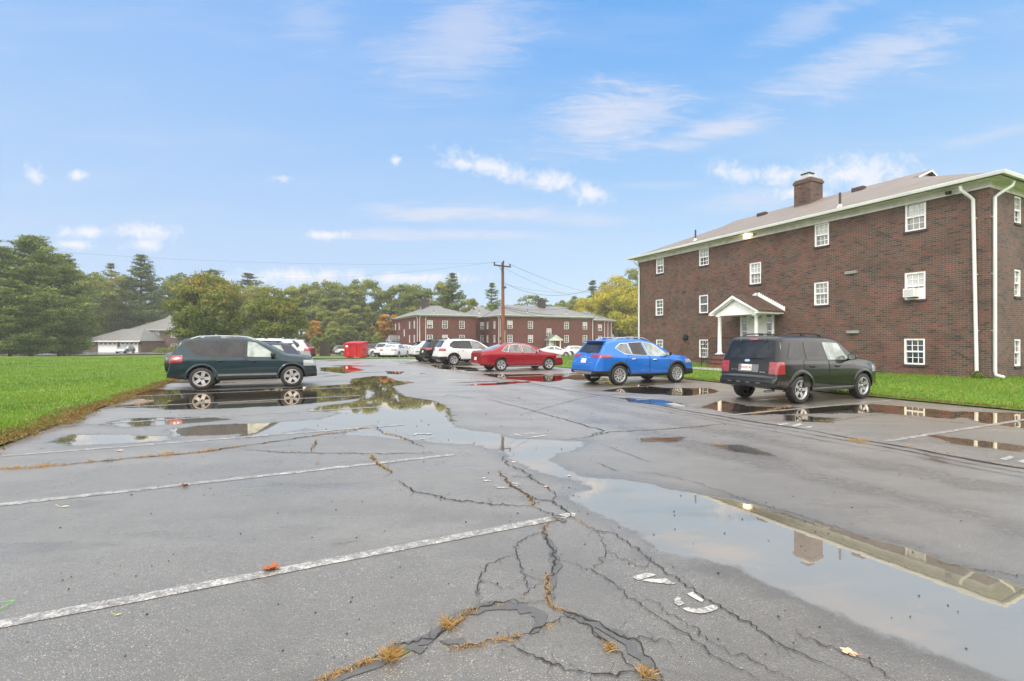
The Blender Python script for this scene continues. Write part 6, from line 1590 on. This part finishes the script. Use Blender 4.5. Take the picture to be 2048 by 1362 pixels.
def pine(seed,H=20,Rm=4.6,base=.25,tiers=17,gap=.3,n_need=26,ls=.30,irregular=.4,top_pow=.8):
    g=np.random.default_rng(seed); V=[];T=[]; tr=MB(); tr.tube([(0,0,-.4),(0,0,H*.5),(g.normal(0,.1),g.normal(0,.1),H*.98)],[.018*H,.012*H,.002*H],9)
    for k in range(tiers):
        q=k/(tiers-1); z=H*(base+(1-base)*q*.985); L=Rm*((1-q)**top_pow*1.0+.07)*(.75+.25*math.sin(min(1,(q*3.2))*math.pi/2)); nb=int(g.integers(4,7))
        a0=g.uniform(0,6.28)
        for b in range(nb):
            if g.random()<gap*.55: continue
            a=a0+2*math.pi*b/nb+g.normal(0,.3); l=L*g.uniform(1-irregular,1+irregular*.45); up=g.uniform(.02,.30)+.35*q
            d=np.array([math.cos(a),math.sin(a),0]); pts=[np.array([0,0,z])+d*l*s+np.array([0,0,l*(up*s-.10*math.sin(s*3.1)+.08*s*s)]) for s in (0,.35,.7,1)]
            tr.tube([tuple(p) for p in pts],[.0035*H*(1-q)+.02,.02,.015,.006],4,caps=False)
            m=max(3,int(l*3.4))
            for j in range(m):
                s=.22+.80*(j+g.random())/m; i=min(2,int(s*3)); p=pts[i]+(pts[i+1]-pts[i])*(s*3-i) if s<1 else pts[3]
                side=np.cross(d,[0,0,1])*g.normal(0,.17*l*(1.15-s*.55)); c=p+side+np.array([0,0,g.normal(0.05,.08)])
                n=n_need; e=g.normal(size=(n,3))*np.array([.50,.50,.13])*(.55+.12*l); P=c+e; P[:,2]+=.10*np.abs(e[:,0])
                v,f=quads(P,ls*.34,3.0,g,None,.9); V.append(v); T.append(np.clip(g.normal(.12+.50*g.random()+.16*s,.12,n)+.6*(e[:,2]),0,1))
    v=np.concatenate(V); t=np.concatenate(T); f=np.arange(len(v)).reshape(-1,4)
    return np_mesh('crown',v,f,tint=t), tr
LIB={}
def lib(key,fn,bark):
    me,tr=fn; tmp=tr.build('trunk',bark,None,True); tm=tmp.data; bpy.data.objects.remove(tmp); LIB[key]=(me,tm)
lib('d1',decid(1,16,5.6,2.0,52,230,.165),BARK); lib('d2',decid(2,16,4.6,3.0,44,210,.165,.1),BARK); lib('d3',decid(3,16,5.0,5.5,30,190,.16,.35),BARK); lib('d4',decid(4,16,6.2,1.2,60,250,.165),BARK)
lib('round1',decid(5,10,5.3,.7,120,260,.115),BARK); lib('round2',decid(6,10,5.0,.8,100,250,.115),BARK)
lib('p1',pine(11,20,5.0,.22,18),BARKP); lib('p2',pine(12,20,4.2,.30,16,.5,24,.30,.55,.7),BARKP); lib('p3',pine(13,20,4.6,.45,13,.75,22,.30,.6,.6),BARKP)
lib('big1',pine(14,20,8.2,.05,24,.12,36,.30,.35,.62),BARKP); lib('big2',pine(15,20,7.2,.06,22,.15,36,.30,.4,.55),BARKP)
BASEH={'d1':16,'d2':16,'d3':16,'d4':16,'round1':10,'round2':10,'p1':20,'p2':20,'p3':20,'big1':20,'big2':20}
def tree(key,leaf,px,ptop,D,label,group=None,wide=1.0,rz=None,pine_=False,ph=1.0):
    x=(px-1024)/F*D; z=float(zf(D)); Ht=1.6+(681-ptop)/F*D-z; s=Ht/BASEH[key]
    me,tm=LIB[key]; e=empty('pine_tree' if key[0]=='p' or key[:3]=='big' else ('maple_tree' if key[:5]=='round' else 'tree'),(x,D,z),rz if rz is not None else (px*1.7+D)%6.28)
    e.scale=(s*wide,s*wide,s); tag(e,label,'tree',group)
    mk=me.name+'_'+leaf
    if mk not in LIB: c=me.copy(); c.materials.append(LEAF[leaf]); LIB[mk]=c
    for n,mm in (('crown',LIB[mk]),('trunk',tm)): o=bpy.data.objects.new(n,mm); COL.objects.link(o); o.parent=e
    return e
# left: the great pine clump
GP='big pines by the left edge'
tree('big1','pine',62,474,72,'tallest and broadest dark pine, with its round top near the left edge',GP,.95)
tree('big2','pine',-30,478,70,'dark pine cut by the left edge of the photo',GP,.9)
tree('big2','pine',118,510,78,'dark pine leaning right with ragged top branches, right of the tallest pine',GP,.85)
tree('big1','pine',128,575,76,'lower soft green pine sweeping its boughs towards the garage',GP,.98)
tree('big1','pine',20,560,66,'low dark pine whose boughs hang over the lawn at the left edge',GP,1.2)
# individual trees
tree('p1','pine',283,512,118,'tall straight pine standing alone above the garage roof',None,1.15)
tree('p2','pine',222,528,124,'thin ragged pine top left of the tall straight pine',None,.8)
tree('round1','maple',415,546,66,'large dome shaped maple with rusty tips, nearest of the middle trees',None,.88)
tree('round2','maple',550,577,67,'smaller round maple with rusty crown beside the large dome shaped one',None,.92)
tree('p3','pine',425,541,140,'ragged pine top peeping over the dome shaped maple',None,1.35)
tree('p2','pine',497,548,130,'broad pine with broken top between the two round maples',None,1.55)
tree('p1','pine',905,548,112,'dark conical pine behind the low roof left of the pole',None,1.0)
tree('p2','pine',984,567,106,'open branched pine touching the utility pole on its left',None,.95)
tree('d2','oak',943,583,108,'narrow green tree between two pines above the low roof',None,.8)
tree('d3','oak',741,550,125,'tall open crowned tree with sky showing through, above the dumpster',None,.8)
tree('round2','yellow',1240,556,112,'big golden yellow tree between the far block and the near block',None,.85)
tree('round1','yellow',1176,596,124,'smaller yellow tree on the left flank of the big golden one',None,.80)
tree('d3','oak',1268,527,127,'thin oak top touching the eaves of the near block',None,.6)
tree('d2','orange',775,618,100,'orange and gold tree left of the brick block with the side porch',None,.9)
tree('d1','rust',742,650,104,'low amber tree left of the orange and gold one',None,.8)
tree('d2','orange',628,632,100,'small bright orange tree beside the smaller round maple',None,.75)
# rows of woodland: each crown its own tree
GW='green trees of the wood behind'; g=random.Random(21)
row=[(190,545,112,'d1','oak'),(252,548,120,'d4','rust'),(150,540,105,'d1','oak'),(345,540,130,'d2','oak'),(372,545,128,'d1','oak'),(240,600,126,'d2','rust'),(300,596,128,'d1','rust'),(205,605,122,'d4','oak'),
 (445,560,125,'d1','oak'),(520,565,122,'d4','oak'),(575,568,118,'d1','oak'),(602,560,128,'d2','oak'),(632,563,120,'d1','oak'),(660,557,126,'d4','oak'),(690,562,122,'d2','oak'),(713,558,130,'d1','oak'),
 (770,566,126,'d2','oak'),(795,568,120,'d1','oak'),(822,566,126,'d4','oak'),(848,562,122,'d2','oak'),(872,560,128,'d1','oak'),(606,642,106,'d4','oak'),(650,610,108,'d1','oak'),(690,615,110,'d4','oak'),(720,600,112,'d2','oak'),(665,640,100,'d4','oak'),(805,620,112,'d1','oak'),(700,645,104,'d1','oak'),(840,610,118,'d1','oak'),
 (925,600,118,'d2','oak'),(960,612,122,'d1','oak'),(1062,582,118,'d3','oak'),(1040,598,124,'d2','oak'),(1098,596,120,'d2','oak'),(1130,600,125,'d1','oak'),(1150,590,134,'d1','oak'),(1195,575,134,'d2','oak'),(1245,566,136,'d1','oak'),
 (-60,520,110,'d1','oak'),(-140,540,100,'d4','oak'),(1015,610,125,'d1','oak')]
used={}
for i,(px,pt,D,k,l) in enumerate(row):
    lab={'oak':'leafy green tree in the misty wood along the skyline','rust':'green tree turning rusty in the wood behind the garage'}[l]
    tree(k,l,px,pt+g.uniform(-2,2),D,lab,GW if l=='oak' else 'rusty trees behind the garage',g.uniform(.8,1.0)*1.05)
for px,pt,D in ((1186,562,128),(1208,566,130)): tree('p2','pine',px,pt,D,'pine behind the yellow tree near the gap at the near block','pines behind the yellow tree',.9)
# low growth under the wood: cannot be counted
def under(name,x0,x1,D,hh,label,leaf,n,seed):
    gg=np.random.default_rng(seed); px=gg.uniform(x0,x1,n); d=D+gg.uniform(0,12,n); x=(px-1024)/F*d; top=hh*(.6+.4*np.sin(px*.07)+.25*np.sin(px*.19+2)); z=zf(d)+gg.random(n)**.8*np.maximum(top,.6)
    v,f=quads(np.stack([x,d,z],1),.24,1.2,gg); t=np.clip(gg.normal(.35,.18,n)+.15*np.sin(px*.11),0,1)
    tag(link(name,np_mesh(name,v,f,tint=t),mats=[LEAF[leaf]]),label,'undergrowth',kind='stuff')
under('undergrowth',385,620,100,5,'dim low growth behind the two round maples','oak',26000,5)
under('undergrowth',560,900,96,4.2,'dark undergrowth filling the wood behind the dumpster','oak',42000,1)
under('undergrowth',560,960,130,9,'deep mass of foliage at the back of the wood','oak',40000,2)
under('undergrowth',-300,560,128,9,'foliage mass behind the garage and the pines on the left','oak',60000,3)
under('undergrowth',900,1290,128,7,'foliage mass behind the far brick blocks','oak',40000,4)
def shrub(px,py,w,h,label,seed,D=None):
    x,y,z=gp(px,py); g_=np.random.default_rng(seed); n=900; d=g_.normal(size=(n,3)); d/=np.linalg.norm(d,axis=1)[:,None]; d[:,2]=abs(d[:,2]); P=d*np.array([w/2,w/2,h])*g_.uniform(.5,1,n)[:,None]
    v,f=quads(P,.06*h+.02,1.3,g_,d); o=link('shrub',np_mesh('shrub',v,f,tint=np.clip(g_.normal(.45,.2,n),0,1)),mats=[LEAF['oak']]); o.location=(x,y,z); tag(o,label,'shrub'); return o
shrub(325,706,3.6,1.3,'dark low shrub against the wall of the far brick house',31); shrub(355,706,4,1.6,'second low shrub partly behind the teal car roof by the house',32)
o=shrub(1957,757,.34,.24,'little green weed growing at the foot of the downspout on the near block',33); o.location=(16.25,16.75,.30)
# ---------------------------------------------------------------- sky, light, camera
w=bpy.data.worlds.new('World'); SC.world=w; w.use_nodes=True; t=w.node_tree; t.nodes.clear()
def N(typ,**kw):
    n=t.nodes.new(typ)
    for k,v in kw.items(): setattr(n,k,v)
    return n
L_=t.links.new
def mth(op,a,b=None,clamp=False):
    n=N('ShaderNodeMath',operation=op,use_clamp=clamp)
    for i,x in enumerate((a,b)):
        if x is None: continue
        if isinstance(x,(int,float)): n.inputs[i].default_value=x
        else: L_(x,n.inputs[i])
    return n.outputs[0]
def rg(x,a,b,c=0,d=1,sm=True):
    n=N('ShaderNodeMapRange'); n.interpolation_type='SMOOTHSTEP' if sm else 'LINEAR'; L_(x,n.inputs[0])
    for i,v in enumerate((a,b,c,d)): n.inputs[i+1].default_value=v
    return n.outputs[0]
def mixc(f,a,b,bl='MIX'):
    n=N('ShaderNodeMix',data_type='RGBA',blend_type=bl)
    for s,x in ((n.inputs[0],f),(n.inputs[6],a),(n.inputs[7],b)):
        if isinstance(x,(int,float)): s.default_value=x
        elif isinstance(x,tuple): s.default_value=(*x,1)
        else: L_(x,s)
    return n.outputs[2]
tc=N('ShaderNodeTexCoord'); G=tc.outputs['Generated']; sp=N('ShaderNodeSeparateXYZ'); L_(G,sp.inputs[0])
X,Y,Z=sp.outputs
EL=R(42); ROT=R(200)
sky=N('ShaderNodeTexSky'); sky.sky_type='NISHITA'; sky.sun_disc=False; sky.sun_elevation=EL; sky.sun_rotation=ROT; sky.air_density=1.0; sky.dust_density=.6; sky.ozone_density=2.0
nish=N('ShaderNodeVectorMath',operation='SCALE'); L_(sky.outputs[0],nish.inputs[0]); nish.inputs['Scale'].default_value=.10
rp=N('ShaderNodeValToRGB'); cr=rp.color_ramp
SKY=[(0,(.62,.71,.78)),(.08,(.52,.655,.79)),(.20,(.40,.575,.79)),(.34,(.275,.49,.785)),(.48,(.165,.40,.775)),(.60,(.10,.335,.755)),(1,(.08,.28,.68))]
while len(cr.elements)<len(SKY): cr.elements.new(.5)
for e,(p,c) in zip(cr.elements,SKY): e.position=p; e.color=(*c,1)
L_(mth('MAXIMUM',Z,0),rp.inputs[0])
base=mixc(.12,rp.outputs[0],nish.outputs[0])
# paler, more violet towards the left
lf=rg(X,.35,-.55,0,.42); base=mixc(lf,base,(.33,.465,.74))
yy=mth('MAXIMUM',Y,.05); u=mth('DIVIDE',X,yy); v=mth('DIVIDE',Z,yy); uv=N('ShaderNodeCombineXYZ'); L_(u,uv.inputs[0]); L_(v,uv.inputs[1])
def noise(vec,s,d=4,r=.55,dist=0):
    n=N('ShaderNodeTexNoise'); n.inputs['Scale'].default_value=s; n.inputs['Detail'].default_value=d; n.inputs['Roughness'].default_value=r; n.inputs['Distortion'].default_value=dist; L_(vec,n.inputs['Vector']); return n.outputs[0]
def blob(px,py,rx,ry,rot=0):
    mp=N('ShaderNodeMapping',vector_type='TEXTURE'); mp.inputs['Location'].default_value=((px-1024)/F,(681-py)/F,0); mp.inputs['Rotation'].default_value=(0,0,R(rot)); mp.inputs['Scale'].default_value=(rx*1.12/F,ry*1.12/F,1)
    L_(uv.outputs[0],mp.inputs[0]); ln=N('ShaderNodeVectorMath',operation='LENGTH'); L_(mp.outputs[0],ln.inputs[0]); return ln.outputs['Value']
nz=noise(uv.outputs[0],30,7,.68,.4); nzb=noise(uv.outputs[0],9,4,.6)
acc=None
for (px,py,rx,ry,rot) in [(985,335,88,17,-18),(925,327,34,12,-6),(1105,362,42,18,0),(1180,386,36,18,-10),(1720,348,105,30,0),(1560,352,56,17,-4),(1458,345,44,17,-10),(1600,388,50,12,0),(172,464,48,11,0),(292,463,60,15,0),(292,490,34,12,0),(150,489,32,9,0),(70,350,22,14,-50),(155,350,20,10,0),(560,356,18,7,0),(793,320,11,8,0),(600,553,120,14,0),(655,470,34,8,0),(820,556,110,10,0)]:
    d=blob(px,py,rx,ry,rot); f=rg(mth('ADD',d,mth('MULTIPLY',mth('SUBTRACT',nz,.5),3.4)),1.45,-.15)
    acc=f if acc is None else mth('MAXIMUM',acc,f)
acc=mth('MULTIPLY',acc,.80)
ma=N('ShaderNodeMapping'); ma.inputs['Rotation'].default_value=(0,0,R(-24)); ma.inputs['Scale'].default_value=(2.2,13,1); L_(uv.outputs[0],ma.inputs[0]); st=noise(ma.outputs[0],2.6,8,.72,.8)
cir=None
for (px,py,rx,ry,rot,s) in [(1220,240,160,70,12,.8),(1440,255,140,28,14,.7),(1740,120,230,50,18,.6),(930,70,190,110,25,.45),(890,428,210,20,-1,.7),(1500,400,120,26,4,.5),(880,470,240,13,0,.6),(1150,440,120,16,0,.4),(1980,270,160,16,14,.35),(1620,40,140,40,25,.35),(620,40,80,60,0,.25),(1310,370,100,10,0,.25)]:
    d=blob(px,py,rx,ry,rot); f=mth('MULTIPLY',rg(mth('ADD',d,mth('MULTIPLY',mth('SUBTRACT',st,.5),2.6)),1.15,.0),s)
    cir=f if cir is None else mth('MAXIMUM',cir,f)
haze=mth('MULTIPLY',rg(noise(ma.outputs[0],1.0,4),.42,.75),.14)
col=mixc(mth('ADD',cir,haze,True),base,(.60,.62,.72)); col=mixc(acc,col,(.77,.755,.79))
# an overcast sheet overhead and behind the camera: the soft grey light of the wet day
ov=rg(Z,.60,.78); bk=rg(Y,.38,-.02); over=mth('MAXIMUM',ov,bk); cn=rg(noise(G,2.2,4),.3,.7,.82,1.12)
oc=N('ShaderNodeVectorMath',operation='SCALE'); oc.inputs[0].default_value=OVERC; L_(cn,oc.inputs['Scale'])
col=mixc(over,col,oc.outputs[0])
# low behind camera: grey band added to dim reflections, for unseen houses and woods
low=mth('MULTIPLY',rg(Y,-.02,-.22),rg(mth('ADD',Z,mth('MULTIPLY',mth('SUBTRACT',noise(G,5,4),.5),.12)),.24,.15)); col=mixc(low,col,(.34,.34,.34))
bg=N('ShaderNodeBackground'); L_(col,bg.inputs[0]); bg.inputs[1].default_value=WSTR; wo=N('ShaderNodeOutputWorld'); L_(bg.outputs[0],wo.inputs[0])
w.cycles.sampling_method='AUTOMATIC'
sun=bpy.data.lights.new('sun','SUN'); sun.energy=SUNE; sun.angle=R(14); sun.color=(1,.95,.86); so=bpy.data.objects.new('sun',sun); COL.objects.link(so)
az=ROT # sky rotation: direction of the sun, measured from +Y clockwise
sd=Vector((math.sin(az)*math.cos(EL),math.cos(az)*math.cos(EL),math.sin(EL))); so.rotation_euler=(-sd).to_track_quat('-Z','Y').to_euler()
if HAZE>0:
    me=bpy.data.meshes.new('haze'); hb=MB(); hb.box(-170,140,-12,165,-2.2,34); m=bpy.data.materials.new('haze'); m.use_nodes=True; nt=m.node_tree; nt.nodes.clear(); o=nt.nodes.new('ShaderNodeOutputMaterial'); pv=nt.nodes.new('ShaderNodeVolumePrincipled')
    pv.inputs['Density'].default_value=HAZE; pv.inputs['Color'].default_value=(.93,.94,.95,1); pv.inputs['Anisotropy'].default_value=.2; nt.links.new(pv.outputs[0],o.inputs['Volume'])
    h=hb.build('haze',m); tag(h,'thin pale mist and drizzle hanging over the lot and the woods','haze',kind='stuff')
cam=bpy.data.cameras.new('camera'); cam.sensor_width=36; cam.lens=36*F/2048; cam.clip_end=3000; cam.clip_start=.05
co=bpy.data.objects.new('camera',cam); COL.objects.link(co); co.location=(0,0,CAMZ); co.rotation_euler=(R(90),0,0); SC.camera=co
SC.render.engine='CYCLES'; c=SC.cycles; c.use_denoising=True
try: c.denoiser='OPENIMAGEDENOISE'; c.denoising_input_passes='RGB_ALBEDO_NORMAL'; c.denoising_prefilter='ACCURATE'
except Exception: pass
c.max_bounces=8; c.diffuse_bounces=3; c.glossy_bounces=4; c.transmission_bounces=3; c.volume_bounces=1; c.transparent_max_bounces=8; c.caustics_reflective=False; c.caustics_refractive=False; c.sample_clamp_indirect=6
SC.view_settings.view_transform='Standard'; SC.view_settings.look='None'; SC.view_settings.exposure=EXPO; SC.view_settings.gamma=1
